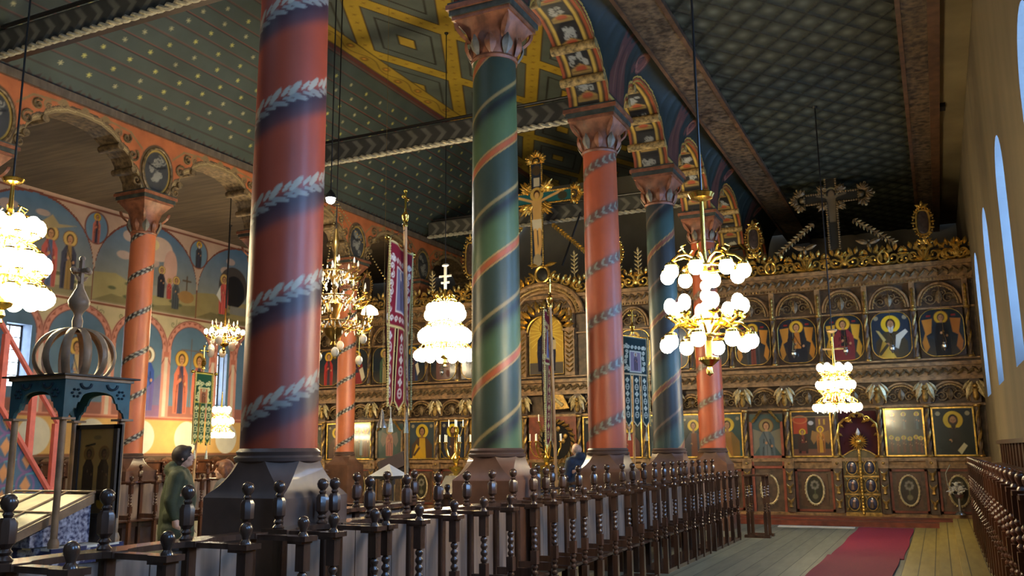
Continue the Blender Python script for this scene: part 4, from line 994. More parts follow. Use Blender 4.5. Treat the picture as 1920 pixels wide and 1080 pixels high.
UPI=[(-.27,.82,'dark-robed saint between orange drapes, rightmost of the upper row by the window wall',P_saint((40,34,34),(26,26,30),drape=(186,120,44),hair=(90,70,50))),
 (-1.3,-.27,'white-bearded prophet unrolling a pale scroll, second from the right in the upper row',lambda c,w,h:(P_half((70,58,40),(60,54,40),beard=(196,192,182),yell=(190,156,60),bg=(34,50,66),halo=(226,186,40))(c,w,h),c.poly([(w*.62,h*.5),(w*.86,h*.62),(w*.92,h*.56),(w*.74,h*.4),(w*.66,h*.2),(w*.58,h*.24)],(214,210,190)),c.poly([(w*.12,h*.62),(w*.2,h*.6),(w*.36,h*.4),(w*.3,h*.36)],(200,180,110)))),
 (-2.35,-1.3,'seated saint in a wine-red cloak, third from the right in the upper row',P_saint((34,30,34),(126,44,50),drape=(206,158,50),seated=True)),
 (-3.42,-2.35,'seated saint in an orange and dark robe, fourth from the right in the upper row',P_saint((196,124,50),(36,40,44),drape=(196,136,54),seated=True)),
 (-4.45,-3.42,'upper row icon just right of the two-tier chandelier with orange drapes at its edge',P_saint((120,60,50),(60,66,70),drape=(196,136,54))),
 (-5.45,-4.45,'upper row icon behind the two-tier chandelier, saint in green',P_saint((150,110,60),(56,84,62),seated=True)),
 (-6.45,-5.45,'upper row icon hidden behind the dark spiral column',P_saint((60,70,110),(130,60,50),seated=True)),
 (-7.45,-6.45,'upper row icon behind the black and white church banner on the right',P_saint((70,90,120),(150,80,50))),
 (-8.2,-7.45,'narrow upper row icon with bright gold edge left of the orange ribbon column',P_saint((40,70,70),(60,90,70),bg=(40,80,70),low=(150,140,60),halo=(220,190,50))),
 (-11.15,-10.4,'narrow upper row icon hidden behind the green column',P_saint((90,60,50),(60,60,90))),
 (-12.16,-11.15,'upper row icon right below the bright nave chandelier',P_saint((110,70,50),(60,60,60),drape=(150,110,60))),
 (-13.17,-12.16,'upper row icon with scroll-cornered edge left below the nave chandelier',P_saint((60,60,70),(110,70,60),seated=True)),
 (-14.17,-13.17,'upper row icon of a blue-cloaked saint beside the red banner',P_saint((80,50,50),(50,64,100),scroll=True)),
 (-15.16,-14.17,'upper row icon of a green-robed saint left of the red banner',P_saint((160,140,90),(70,96,70),halo=(190,160,80))),
 (-16.18,-15.16,'upper row icon of a seated saint in red beside the far orange column',P_saint((50,50,70),(150,50,50),seated=True,scroll=True)),
 (-17.2,-16.18,'upper row icon with a bright red cloth hanging, next to the nearest red column',P_saint((60,50,60),(180,44,40))),
 (-18.2,-17.2,'upper row icon hidden behind the nearest red column, second from the left wall',P_saint((60,90,100),(120,80,50))),
 (-19.25,-18.2,'upper row icon hidden behind the nearest red column, at the left wall',P_saint((100,60,50),(60,60,90)))]
for a,b,l,f in UPI: icon(a+.09,b-.09,3.68,4.75,l,f,'rounded',group='upper row icons of the screen')
def P_center(c,w,h):
    c.a[:]=lin((206,166,66)); 
    for k in range(24): a=PI*2*k/24; c.line([(w/2+.1*math.cos(a),h*.72+.1*math.sin(a)),(w/2+.6*math.cos(a),h*.72+.6*math.sin(a))],.02,(232,200,90))
    c.rect(0,w,0,h*.2,(90,84,76)); saint(c,w*.5,h*.05,h*.86,(150,36,44),(26,34,60),seated=True,beard=(50,34,26)); c.rect(w*.6,w*.78,h*.42,h*.58,(200,180,140))
icon(-9.93,-8.93,3.7,5.3,'tall arched gold-ground icon of an enthroned figure with a book at the centre',P_center,'arch',d=.1)
def P_annun(c,w,h):
    c.a[:]=lin((60,56,48)); c.rect(0,w,0,h*.16,(120,80,60)); c.rect(w*.04,w*.4,h*.5,h*.86,(170,70,44)); c.ring(w*.22,h*.82,w*.18,w*.1,.02,(190,110,60)); c.rect(w*.62,w*.98,h*.3,h*.86,(120,86,66)); c.rect(w*.7,w*.74,h*.7,h*.82,(200,160,60)); c.rect(w*.82,w*.86,h*.7,h*.82,(200,160,60))
    c.line([(0,h*.88),(w,h*.88)],.02,(150,130,90)); saint(c,w*.27,h*.06,h*.56,(120,60,50),(66,48,40),seated=True); saint(c,w*.73,h*.08,h*.6,(206,150,50),(176,110,50),wings=(150,110,60)); c.ell(w*.5,h*.74,.06,.05,(190,190,190)); c.mottle(.1,.15)
def P_group(c,w,h):
    c.a[:]=lin((44,54,50)); c.rect(0,w,h*.3,h*.55,(58,64,58)); c.rect(0,w,0,h*.2,(70,58,40))
    for x,z in((.14,.2),(.3,.12),(.46,.18),(.62,.12),(.78,.2),(.9,.14)): saint(c,w*x,h*z*.4,h*.36,(110,66,46),(90,70,50),halo=(220,190,60))
    for x in(.5,.84,.2): saint(c,w*x,h*.56,h*.38,(70,90,90),(60,70,70),halo=(220,190,60))
    c.mottle(.1,.15)
def P_two(c,w,h):
    c.a[:]=lin((62,84,88)); c.rect(0,w,0,h*.12,(80,90,60)); saint(c,w*.3,h*.06,h*.88,(90,80,60),(110,90,60),halo=(222,180,60)); saint(c,w*.72,h*.06,h*.88,(120,80,60),(134,100,66),halo=(222,180,60)); c.rect(w*.44,w*.58,h*.1,h*.9,(120,150,156),.6)
LOWI=[(-.19,.82,'large half-length saint with broad yellow halo and small scroll, lower row by the window wall',P_half((44,40,34),(38,44,38),beard=(60,50,40),scroll=True,bg=(30,40,38))),
 (-1.18,-.19,'glazed lower icon crowded with small haloed figures, right of the double door',P_group),
 (-3.24,-2.17,'lower icon with a yellow-robed angel and seated figure, left of the double door',P_annun),
 (-5.12,-4.22,'lower icon with a yellow cloak between the last orange column and the angel side door',P_half((150,100,40),(120,90,40),yell=(206,166,60),bg=(40,70,70))),
 (-5.9,-5.12,'lower icon behind the last orange column',P_half((110,60,40),(60,60,70))),
 (-6.75,-5.9,'lower icon with yellow halo just right of the dark spiral column',P_half((90,70,50),(60,80,90),bg=(30,50,60))),
 (-7.6,-6.75,'lower icon left of the dark spiral column under the black banner',P_half((150,60,50),(100,60,60),beard=(70,50,40))),
 (-8.52,-7.6,'lower icon right of the round altar doorway behind the orange ribbon column',P_half((60,70,110),(120,50,46))),
 (-10.95,-10.08,'narrow-looking lower icon just left of the round altar doorway',P_half((150,60,46),(70,90,76),bg=(60,84,80))),
 (-11.86,-10.95,'lower icon hidden behind the green column',P_half((110,60,50),(60,70,90))),
 (-12.84,-11.86,'lower icon with thick yellow halo on dark blue left of the green column',P_half((70,50,40),(48,54,66),beard=(70,50,36),bg=(28,42,54),halo=(226,196,40))),
 (-13.87,-12.84,'lower icon of a brown-cloaked half figure with golden robe by the red banner pole',P_half((206,160,44),(84,60,40),yell=(216,166,40),bg=(56,70,76))),
 (-15.9,-15.0,'lower icon of two standing saints with gold halos beside the far orange column',P_two),
 (-16.76,-15.9,'lower icon hidden behind the far orange column',P_half((120,80,60),(80,60,60))),
 (-17.7,-16.76,'lower icon just right of the nearest red column',P_half((90,90,70),(110,80,60))),
 (-18.6,-17.7,'lower icon behind the nearest red column',P_half((60,60,80),(120,70,50))),
 (-19.3,-18.6,'lower icon in the left corner behind the nearest red column',P_half((120,60,50),(60,60,70)))]
for a,b,l,f in LOWI: icon(a+.1,b-.09,1.48,2.52,l,f,'rect',group='lower row icons of the screen')
# side doors
mat('screen_pink',(150,76,54),.45,var=.25)
def side_door(x0,x1,label,paintf,red):
    t=thing('side_door',label,'door',((x0+x1)/2,SY-.09,.2)); w=x1-x0-.2; a=x0+.1
    c=Cv(w,.98,.0135,(70,88,84)); paintf(c,w,.98)
    c.build('painted_panel',lambda U,V:(a+U,np.full(U.shape,SY-.09),1.5+V),'icon_paint',t)
    f=MB(); f.box(a,a+w,SY-.085,SY-.06,.2,2.5,1); f.box(a,a+.06,SY-.12,SY-.06,.2,2.3,0); f.box(a+w-.06,a+w,SY-.12,SY-.06,.2,2.3,0); f.box(a,a+w,SY-.12,SY-.06,1.42,1.5,0); f.box(a+.05,a+w-.05,SY-.11,SY-.06,1.27,1.4,2); f.box(a,a+w,SY-.12,SY-.06,1.2,1.26,0)
    m=a+w/2
    for sg in(-1,1):
        for k in range(4): f.leaf((m+sg*(w/2-.05-.06*k*.9),SY-.13,2.28+.07*k),(-sg*.6,0,.5),.07,.15,(0,-1,0),3,.03)
    f.obj('door_frame',[red,'screen_dark','screen_dark','gold'],t)
side_door(-4.22,-3.24,'side door with a grey-winged angel under a leafy gilt arch, red-edged',lambda c,w,h:(saint(c,w/2,-.35,h*1.25,(110,116,112),(92,104,104),wings=(130,124,104),halo=(150,130,80))),'screen_pink')
side_door(-15.0,-13.87,'side door with a pink-robed angel beside the red banner',lambda c,w,h:(saint(c,w/2,.06,h*.86,(170,110,100),(180,120,104),wings=(120,110,100),halo=(170,140,90))),'screen_wood')
def double_door():
    x0,x1=-2.05,-1.29; m=(x0+x1)/2; t=thing('double_door','pair of carved gilt leaves with six ovals topped by a sunburst before a maroon curtain','door',(m,SY-.1,.1))
    for sg in(-1,1):
        p=MB(); a,b=(x0,m) if sg<0 else (m,x1)
        pts=[(a,.14),(b,.14)]; top=[(x,1.46+.18*math.sin(PI*abs(x-(x0 if sg<0 else x1))/(x1-x0))) for x in np.linspace(b,a,8)]
        p.prism(pts+top,SY-.11,SY-.07,0,'y')
        cx=(a+b)/2
        for z in(.42,.82,1.22):
            p.tube([(cx+.12*math.cos(2*PI*k/20),SY-.125,z+.16*math.sin(2*PI*k/20)) for k in range(21)],.014,6,1)
            p.ball((cx,SY-.11,z),.11,12,2,(1,.15,1.3)); p.ball((cx,SY-.13,z+.05),.03,8,3,(1,.5,1)); p.lathe([(.05,z-.1),(.04,z),(.02,z+.03)],(cx,SY-.125,0),8,4)
            for q,r_ in((-1,-1),(-1,1),(1,-1),(1,1)): p.leaf((cx+q*.15,SY-.12,z+r_*.17),(-q*.5,0,-r_),.05,.1,(0,-1,0),1,.02)
        p.tube([(x,SY-.12,z+.0) for x,z in top],.018,6,1); p.box(a,b,SY-.125,SY-.1,.6,.64,1); p.box(a,b,SY-.125,SY-.1,1.0,1.04,1); p.box(a,b,SY-.125,SY-.1,.14,.22,1)
        p.obj('door_leaf',['door_olive','old_gold','icon_blue','skin','brown_wood'],t)
    s=MB(); s.tube([(m,SY-.14,.16),(m,SY-.14,1.62)],.03,8); [s.ball((m,SY-.155,.2+.07*k),.034,6) for k in range(20)]; s.obj('centre_strip','gold',t)
    s=MB()
    for k in range(20): a=2*PI*k/20; s.leaf((m+.05*math.cos(a),SY-.15,1.8+.05*math.sin(a)),(math.cos(a),0,math.sin(a)),.035,.17,(0,-1,0),0,.015,0)
    s.ball((m,SY-.16,1.8),.06,12,0,(1,.5,1)); s.lathe([(.03,1.95),(.05,2.0),(.02,2.08),(.002,2.12)],(m,SY-.14,0),8,1); s.obj('sunburst',['gold','cloth_white'],t)
    single(MB().box(-2.08,-1.26,SY-.06,SY-.045,.2,2.5).obj('curtain','curtain'),'dark maroon curtain hanging behind the gilt double door','curtain')
    g=MB()
    for sg in(-1,1):
        P=[(m+sg*.42,SY-.13,1.5),(m+sg*.44,SY-.13,2.0),(m+sg*.4,SY-.13,2.2),(m+sg*.28,SY-.13,2.32),(m+sg*.2,SY-.13,2.3),(m+sg*.12,SY-.13,2.42),(m,SY-.13,2.46)]
        g.tube(P,.03,8); 
        for q in P[:-1]: g.leaf(q,(-sg*.6,0,-.4),.07,.13,(0,-1,0),0,.03)
        g.leaf((m+sg*.42,SY-.13,1.7),(sg*.3,0,1),.07,.2,(0,-1,0)); swirl(g,m+sg*.2,2.32,.07,sg,0,SY-.14,.02,1.2)
    single(g.obj('door_arch_carving','gold'),'leafy gilt arch carving around the maroon curtain doorway','carving')
mat('door_olive',(78,66,36),.4,metal=.2,var=.4,scale=10); mat('icon_blue',(54,58,84),.25,var=.3,coat=.6)
double_door()
def royal():
    m=-9.3; t=thing('royal_doorway','round dark altar doorway ringed by gilt leaves at the screen centre','doorway',(m,SY-.1,.1))
    MB().box(m-.68,m+.68,SY-.09,SY-.05,.13,2.62).obj('door_surround','screen_red',t)
    b=MB(); b.prism([(m+.12+.5*math.cos(2*PI*k/28),1.9+.56*math.sin(2*PI*k/28)) for k in range(28)],SY-.1,SY-.09,0,'y'); b.obj('painted_opening','painted_dark',t)  # flat near-black disc paints the unlit depth of the doorway
    g=MB()
    for k in range(22):
        a=2*PI*k/22; c_=(m+.12+.53*math.cos(a),SY-.13,1.9+.58*math.sin(a)); g.leaf(c_,(-math.sin(a)*.6-math.cos(a)*.6,0,math.cos(a)*.6-math.sin(a)*.6),.09,.19,(0,-1,0),0,.04); g.ball(c_,.03,6)
    for a,r in((.5,.3),(1.4,.34),(2.3,.3),(2.9,.2),(.1,.2)): g.ball((m+.12+r*math.cos(a),SY-.13,1.9+r*math.sin(a)),.06,8,0,(1,.4,1.2))
    g.box(m-.14,m-.08,SY-.13,SY-.11,1.5,2.2); g.box(m-.24,m+.02,SY-.13,SY-.11,1.9,1.96); g.obj('gilt_wreath','old_gold',t)
    for sg in(-1,1):
        p=MB(); a,b_=(m-.6,m-.01) if sg<0 else (m+.01,m+.6); p.box(a,b_,SY-.13,SY-.09,.14,1.36,0)
        for z in(.4,.75,1.1):
            for x in(a+.15,b_-.15): swirl(p,x,z,.1,sg,0,SY-.14,.02,1.3,1); p.leaf((x,SY-.14,z),(0,0,1),.07,.16,(0,-1,0),1)
        p.obj('gate_leaf',['door_olive','old_gold'],t)
    single(MB().prism([(-9.45,2.72),(-8.72,2.76),(-8.9,3.12),(-9.4,3.14)],SY-.3,SY-.26,0,'y').tube([(-9.35,SY-.32,2.82),(-9.1,SY-.33,3.0),(-8.9,SY-.32,2.84)],.05,8,1).obj('slanted_relief',['old_gold','pale_gilt']),'tilted gilt relief board above the round altar doorway','carving')
    for x in(-9.9,-8.75):
        pass
royal()
# ---- crosses and finials on the crest ----
def big_cross(cx,z0,z1,zc,half,label,gm,body,th,y=SY-.15,strut=None,edge_m=None,panel='icon_paint'):
    t=thing('crucifix',label,'cross',(cx,y,z0)); w=th
    # painted board
    H=z1-z0; c=Cv(2*half,H,.018,(30,40,52),u0=-half,v0=z0)
    saint_c=body
    zc_=zc
    if body:
        c.rect(-half,half,zc-w,zc+w,(34,96,104)); c.rect(-w,w,z0,z1,(30,44,70)); sk=(206,164,104)
        c.rect(-.09,.09,zc+.35,zc+.6,(190,186,176)); c.ell(0,zc+.12,.2,.2,(206,170,90)); c.ell(0,zc+.12,.1,.13,(70,44,30)); c.ell(.0,zc+.08,.07,.1,sk)
        c.poly([(-.16,zc-.05),(.16,zc-.05),(.13,zc-.5),(.15,zc-.75),(-.13,zc-.75),(-.12,zc-.5)],sk)
        c.line([(-half+.25,zc+.16),(-.4,zc+.02),(-.13,zc-.08)],.07,sk); c.line([(half-.25,zc+.16),(.4,zc+.02),(.13,zc-.08)],.07,sk)
        c.poly([(-.17,zc-.6),(.18,zc-.6),(.16,zc-.92),(-.12,zc-.9)],(206,200,184)); c.line([(-.06,zc-.9),(-.04,zc-1.35),(-.02,zc-1.7)],.1,sk); c.line([(.07,zc-.9),(.09,zc-1.3),(.02,zc-1.7)],.1,sk)
        c.ell(half-.28,zc,.14,.12,(60,60,50)); c.ell(0,z1-.2,.13,.15,(70,60,50)); c.ell(0,z0+.2,.13,.18,(150,140,120))
    else:
        c.a[:]=lin((46,42,36)); c.ring(0,zc+.1,.14,.14,.03,(150,140,110)); c.ell(0,zc+.08,.07,.1,(120,100,76)); c.poly([(-.1,zc),(.1,zc),(.07,zc-.6),(-.07,zc-.6)],(104,90,70)); c.line([(-half+.3,zc+.08),(0,zc)],.05,(110,96,76)); c.line([(half-.3,zc+.08),(0,zc)],.05,(110,96,76))
    mk=lambda u,v:(np.abs(u)<w)|(np.abs(v-zc)<w)
    c.build('painted_cross',lambda U,V:(cx+U,np.full(U.shape,y-.03),V),'icon_paint',t,mask=mk)
    b=MB(); b.box(cx-w,cx+w,y-.026,y+.04,z0,z1); b.box(cx-half,cx+half,y-.026,y+.04,zc-w,zc+w); b.obj('cross_board','screen_dark',t)
    # rope edge
    e=MB(); P=[(w,z0),(w,zc-w),(half,zc-w),(half,zc+w),(w,zc+w),(w,z1),(-w,z1),(-w,zc+w),(-half,zc+w),(-half,zc-w),(-w,zc-w),(-w,z0)]
    for (xa,za),(xb,zb) in zip(P[:-1],P[1:]):
        L=math.hypot(xb-xa,zb-za); n=max(2,int(L/.055))
        for k in range(n+1): e.ball((cx+xa+(xb-xa)*k/n,y-.05,za+(zb-za)*k/n),.03,6)
    e.obj('rope_border',gm,t)
    # leafy trefoils at the three ends and in the angles
    def bunch(x,z,dx,dz,s):
        g=MB()
        for da in(-1.2,0,1.2):
            a=math.atan2(dz,dx)+da; q=(cx+x+math.cos(a)*s*.35,y-.04,z+math.sin(a)*s*.35)
            for k in range(5):
                aa=a+(k-2)*.55; g.leaf(q,(math.cos(aa),-.15,math.sin(aa)),s*.34,s*.5,(0,-1,0),0,.05)
            g.ball((cx+x+math.cos(a)*s*.8,y-.06,z+math.sin(a)*s*.8),s*.1,7,1)
        g.ball((cx+x,y-.05,z),s*.2,8); g.obj('leaf_trefoil',[gm,edge_m or gm],t)
    s=.38 if body else .36
    bunch(half+.05,zc,1,0,s); bunch(-half-.05,zc,-1,0,s); bunch(0,z1+.05,0,1,s)
    for sx in(-1,1):
        for sz in(-1,1):
            g=MB()
            L_=.42 if body else .24
            for k in range(5):
                    a=math.atan2(sz,sx)+(k-2)*.34; g.leaf((cx+sx*(w+.03),y-.03,zc+sz*(w+.03)),(math.cos(a),-.1,math.sin(a)),.11,L_*(1-.18*abs(k-2)),(0,-1,0),0,.03)
                    g.leaf((cx+sx*(w+.05+L_*.35*math.cos(a)*sx),y-.05,zc+sz*(w+.05+L_*.3*abs(math.sin(a)))),(sx*math.cos(k),-.1,sz*math.sin(k*1.3+.4)),.09,L_*.45,(0,-1,0),0,.03)
            g.obj('angle_leaves',gm,t)
    if strut:
        for sg in(-1,1):
            g=MB(); a=Vector((cx+sg*.45,y-.02,zc-.6*strut)); b2=Vector((cx+sg*1.35*strut*(1 if not body else 1.0),y-.02,z0-.02)); d=b2-a; n=int(d.length/.09)
            g.tube([a,b2],.03,6)
            for k in range(n):
                p=a+d*(k/n)
                for q in(-1,1): g.leaf(p,(d.x*.6+q*sg*.5,-.3,d.z*.6+q*.5),.055,.13,(0,-1,0),1 if k%2 else 0,.02)
            g.obj('leafy_strut',[gm,edge_m or gm],t)
    return t
big_cross(-9.55,6.62,9.6,8.58,1.05,'great gilded crucifix with painted figure over the screen centre','gold',True,.17,y=SY-.3,strut=1.3)
big_cross(-1.85,6.35,8.2,7.62,.62,'dark silvery crucifix with leaf ends above the right part of the screen','dim_gilt',False,.12,strut=1.0,edge_m='pale_gilt')
single(MB().tube([(-9.0,SY+.1,6.7),(-8.5,SY+.3,8.2)],.03,6).obj('cross_brace','black_iron'),'thin black iron brace propping the great crucifix','brace')
def oval(cx,z0,z1,label,gm='gold',w=.3):
    t=thing('oval_finial',label,'finial',(cx,SY-.12,z0),'framed finials on the crest'); y=SY-.14; zm=(z0+z1)/2+.02; rz=(z1-z0)*.3
    g=MB(); R=w*.34; P=[]
    for k in range(25):
        a=2*PI*k/24; P.append((cx+R*math.copysign(abs(math.cos(a))**.6,math.cos(a)),y,zm+rz*math.copysign(abs(math.sin(a))**.8,math.sin(a))))
    g.tube(P,.025,6,0)
    for k in range(16): a=2*PI*k/16; g.leaf((cx+R*1.12*math.cos(a),y,zm+rz*1.08*math.sin(a)),(math.cos(a),-.2,math.sin(a)),.07,.1,(0,-1,0),0,.03); 
    for k in range(16): a=2*PI*(k+.5)/16; g.ball((cx+R*1.5*math.cos(a),y-.02,zm+rz*1.25*math.sin(a)),.022,6)
    for a in(.4,PI/2,PI-.4): g.leaf((cx,y,zm+rz*1.25),(math.cos(a),0,math.sin(a)),.07,.16,(0,-1,0))
    for a in(.5,PI/2,PI-.5,0,PI): g.leaf((cx,y,z0),(math.cos(a),0,math.sin(a)+.2),.08,.2,(0,-1,0))
    g.obj('leafy_frame',gm,t)
    b=MB(); b.ball((cx,y+.01,zm),R*.95,14,0,(1,.1,rz/R)); b.obj('oval_painting','icon_dusk',t)
mat('icon_dusk',(60,48,44),.3,var=.4,scale=14,coat=.5)
oval(.1,6.28,7.25,'oval gilt-framed finial nearest the window wall','gold',.42); oval(-3.75,6.34,7.25,'oval gilt-framed finial right of the two-tier chandelier','gold',.4)
oval(-7.35,6.34,7.3,'oval gilt-framed finial right of the orange ribbon column','gold',.4); oval(-11.75,6.3,7.9,'tall oval gilt-framed finial left of the green column','gold',.44); oval(-15.3,6.15,7.1,'oval gilt-framed finial left of the red banner','old_gold',.42)
def palm(cx,z0,label):
    t=thing('palmette_finial',label,'finial',(cx,SY-.12,z0),'openwork palmettes on the crest'); g=MB(); y=SY-.14
    for k in range(5):
        for sg in(-1,1): g.leaf((cx,y,z0+.1+.11*k),(sg*1,0,.8),.05,.14,(0,-1,0),0,.02)
        g.ball((cx,y,z0+.1+.11*k),.025,6)
    g.leaf((cx,y,z0+.6),(0,0,1),.07,.14); g.tube([(cx,y,z0),(cx,y,z0+.66)],.014,6); g.obj('leaves','pale_gilt',t)
palm(-8.55,6.3,'small openwork palmette right of the central cartouche'); palm(-6.75,6.2,'small openwork palmette between the orange and dark columns'); palm(-13.0,6.15,'small openwork palmette left of the bright nave chandelier cross'); palm(-14.1,6.15,'small openwork palmette right of the red banner'.replace('right','just right'))
def dove(cx,z,label):
    t=thing('carved_dove',label,'dove',(cx,SY-.14,z),'doves on the crest'); y=SY-.14; g=MB()
    g.ball((cx,y,z+.08),.05,10,0,(1,1,1.7)); g.ball((cx,y-.02,z+.2),.03,8); g.leaf((cx,y-.04,z+.2),(0,-1,-.2),.02,.05,(0,0,1))
    for sg in(-1,1): g.leaf((cx,y,z+.13),(sg,0,.35),.12,.3,(0,-1,0),0,.02)
    g.obj('body','dim_gilt',t)
dove(-2.55,6.28,'small carved dove left of the dark crucifix'); dove(-1.1,6.28,'small carved dove right of the dark crucifix')
# ================================================================== CHANDELIERS
def light(name,loc,w,c,r):
    l=bpy.data.lights.new(name,'POINT'); l.energy=w; l.color=c; l.shadow_soft_size=r; o=bpy.data.objects.new(name,l); COL.objects.link(o); o.location=loc; return o
def sub(mb,name,mats,parent):
    o=mb.obj(name,mats); o.parent=parent; return o
def rod_mb(x,y,z0,z1,r=.012):
    b=MB(); b.tube([(x,y,z0),(x,y,z1)],r,6); z=z0
    b.lathe([(.03,z1-.04),(.05,z1-.01),(.05,z1)],(x,y,0),10); return b
def chandelier(loc,ztop,label,tiers,stem,watt,globe=.06,rodm='black_iron',crystal=True,brass='brass',bulb='bulb_glow',dish=None,a0=0,group=None):
    """tiers: (radius, z, count, kind) with z above loc; kind 'up' candle bulbs, 'down' hanging globes"""
    x,y,z=loc; t=thing('chandelier',label,'chandelier',(x,y,z),group)
    top=max(q[1] for q in stem)
    rod_mb(x,y,z+top,ztop).obj('rod',rodm,t)
    MB().lathe(stem,(x,y,z),16).obj('stem',brass,t)
    if dish: MB().lathe([(.02,dish-.05),(.1,dish-.02),(.12,dish+.02),(.11,dish+.03),(.03,dish+.03)],(x,y,z),18).obj('ceiling_dish',brass,t)
    for ti,(R,h,n,kind) in enumerate(tiers):
        c=MB(); c.tube([(x+R*.55*math.cos(2*PI*k/24),y+R*.55*math.sin(2*PI*k/24),z+h-.02) for k in range(25)],.014,6)
        c.obj('ring',brass,t)
        for k in range(n):
            a=2*PI*(k+.5*ti)/n+a0; ca,sa=math.cos(a),math.sin(a); P=[]
            if kind=='down':
                for q,(rr,zz) in enumerate(((.1,.0),(.3,.14),(.55,.2),(.8,.16),(.97,.06),(1,.0))): P.append((x+R*rr*ca,y+R*rr*sa,z+h+zz*R*1.4))
                gc=(x+R*ca,y+R*sa,z+h-globe*1.1)
            else:
                for q,(rr,zz) in enumerate(((.08,.05),(.25,-.12),(.5,-.2),(.78,-.14),(.95,-.03),(1,.06))): P.append((x+R*rr*ca,y+R*rr*sa,z+h+zz*R))
                gc=(x+R*ca,y+R*sa,z+h+.06*R+.1)
            m=MB(); m.tube(P,.013,6); e=Vector(P[-1])
            if kind=='down': m.lathe([(.01,.02),(.05,.0),(.055,-.02),(.03,-.03)],(e.x,e.y,e.z),10)
            else: m.lathe([(.01,-.02),(.045,.0),(.05,.015),(.016,.02),(.016,.07)],(e.x,e.y,e.z),10)
            m.tube([(P[2][0],P[2][1],P[2][2]),(P[2][0]+.05*ca,P[2][1]+.05*sa,P[2][2]+.06),(P[2][0]+.0*ca,P[2][1],P[2][2]+.09)],.009,5)
            ao=m.obj('arm',brass,t)
            g=MB()
            if kind=='off': g.lathe([(.012,-.04),(.02,0),(.016,.04),(.002,.08)],gc,8)
            else: g.ball(gc,globe,12,0,(1,1,1.05) if kind=='down' else (.85,.85,1.1))
            sub(g,'globe' if kind=='down' else 'bulb','egg_white' if kind=='off' else bulb,ao)
        if crystal:
            m=MB()
            for k in range(n*3):
                a=2*PI*k/(n*3)+a0
                for j in range(3):
                    f=.55+.4*j/2*(1 if k%3==0 else .5); hh=h-.05-.045*j-.02*(k%2)
                    m.ball((x+R*f*math.cos(a),y+R*f*math.sin(a),z+hh),.017,6,0,(.7,.7,1.5))
            m.obj('crystal_fringe','crystal',t)['kind']='stuff'
    light('chandelier_lamp',(x,y,z+tiers[0][1]*.5+tiers[-1][1]*.5+.12),watt,(1,.86,.64),.22)
    return t
WARM=1.0
stem2=[(.002,0),(.03,.02),(.02,.06),(.05,.1),(.03,.16),(.1,.2),(.12,.24),(.04,.28),(.03,.36),(.05,.38),(.03,.42),(.06,.46),(.02,.5),(.02,.56)]
# two-tier globe chandelier in the right aisle
chandelier((-1.75,7.75,2.28),8.1,'two-tier brass chandelier with glowing globes hanging above the right-hand stalls',
  [(.37,.36,8,'down'),(.32,.5,8,'up'),(.34,.98,8,'down')],
  [(.002,0),(.03,.02),(.03,.06),(.02,.08),(.09,.14),(.09,.16),(.03,.18),(.03,.3),(.05,.34),(.03,.42),(.05,.46),(.02,.5),(.02,.9),(.03,1.0),(.02,1.1),(.02,1.5),(.015,1.62)],60,.066,crystal=False,dish=1.62)
for z,r in((2.9,.05),(2.99,.055),(3.08,.05),(2.67,.05),(3.17,.045),(2.79,.095)): put(MB().ball((-1.75,7.75,z),r,16).obj('glass_ball','lit_glass'),bpy.data.objects['chandelier'])
# small one near the screen
chandelier((-1.6,17.1,2.36),8.1,'small tightly packed bright chandelier before the gilt double door',[(.36,.1,10,'down'),(.3,.3,8,'up'),(.28,.5,10,'down'),(.26,.62,8,'up')],stem2[:12]+[(.03,.8),(.02,1.0),(.015,1.3)],45,.07)
k=MB(); k.box(-1.78,-1.42,17.09,17.11,3.42,3.45).box(-1.62,-1.58,17.09,17.11,3.3,3.75).lathe([(.02,3.72),(.09,3.76),(.1,3.79),(.02,3.79)],(-1.6,17.1,0),12); put(k.obj('hanging_cross','dim_gilt'),bpy.data.objects['chandelier.001'])
# nave, left aisle
chandelier((-9.3,16.4,3.42),11.0,'dazzling tiered chandelier between the red banner and the green column',[(.56,.38,14,'down'),(.5,.52,12,'up'),(.42,.85,12,'down'),(.36,1.0,10,'up'),(.3,1.38,10,'down')],stem2+[(.05,.8),(.03,1.1),(.04,1.4),(.02,1.6),(.015,1.75)],190,.115,rodm='iron')
k=MB(); k.box(-9.45,-9.15,16.39,16.41,5.36,5.4).box(-9.4,-9.2,16.39,16.41,5.22,5.26).box(-9.325,-9.275,16.38,16.42,5.1,5.6).ball((-9.3,16.4,5.62),.07,10,0,(1.3,.5,.5)); put(k.obj('hanging_cross','cloth_white'),bpy.data.objects['chandelier.002'])
chandelier((-9.35,6.45,3.1),11.0,'dazzling chandelier at the left picture edge above the domed canopy',[(.44,.42,14,'down'),(.4,.55,12,'up'),(.36,.82,12,'down'),(.3,1.0,10,'up'),(.24,1.2,8,'down')],stem2+[(.05,.8),(.03,1.1),(.03,1.3),(.02,1.6),(.015,1.66)],170,.1,rodm='black_iron',dish=1.66)
chandelier((-15.3,16.26,4.02),8.1,'small chandelier with hanging white eggs left of the nearest red column',[(.42,.4,8,'up'),(.3,.62,6,'off')],stem2+[(.03,.8),(.015,1.1)],60,.06)
e=MB()
for dx,dy,dz in((-.3,-.1,.12),(-.1,-.32,.0),(.12,-.3,.3),(.3,-.05,.15),(-.22,.2,.05)):
    c=(-15.3+dx,16.26+dy,4.02+dz); e=MB(); e.ball(c,.1,12,0,(.85,.85,1.15)); e.tube([(c[0],c[1],c[2]+.09),(c[0],c[1],c[2]+.35)],.006,4); put(e.obj('hanging_egg','egg_white'),bpy.data.objects['chandelier.004'])
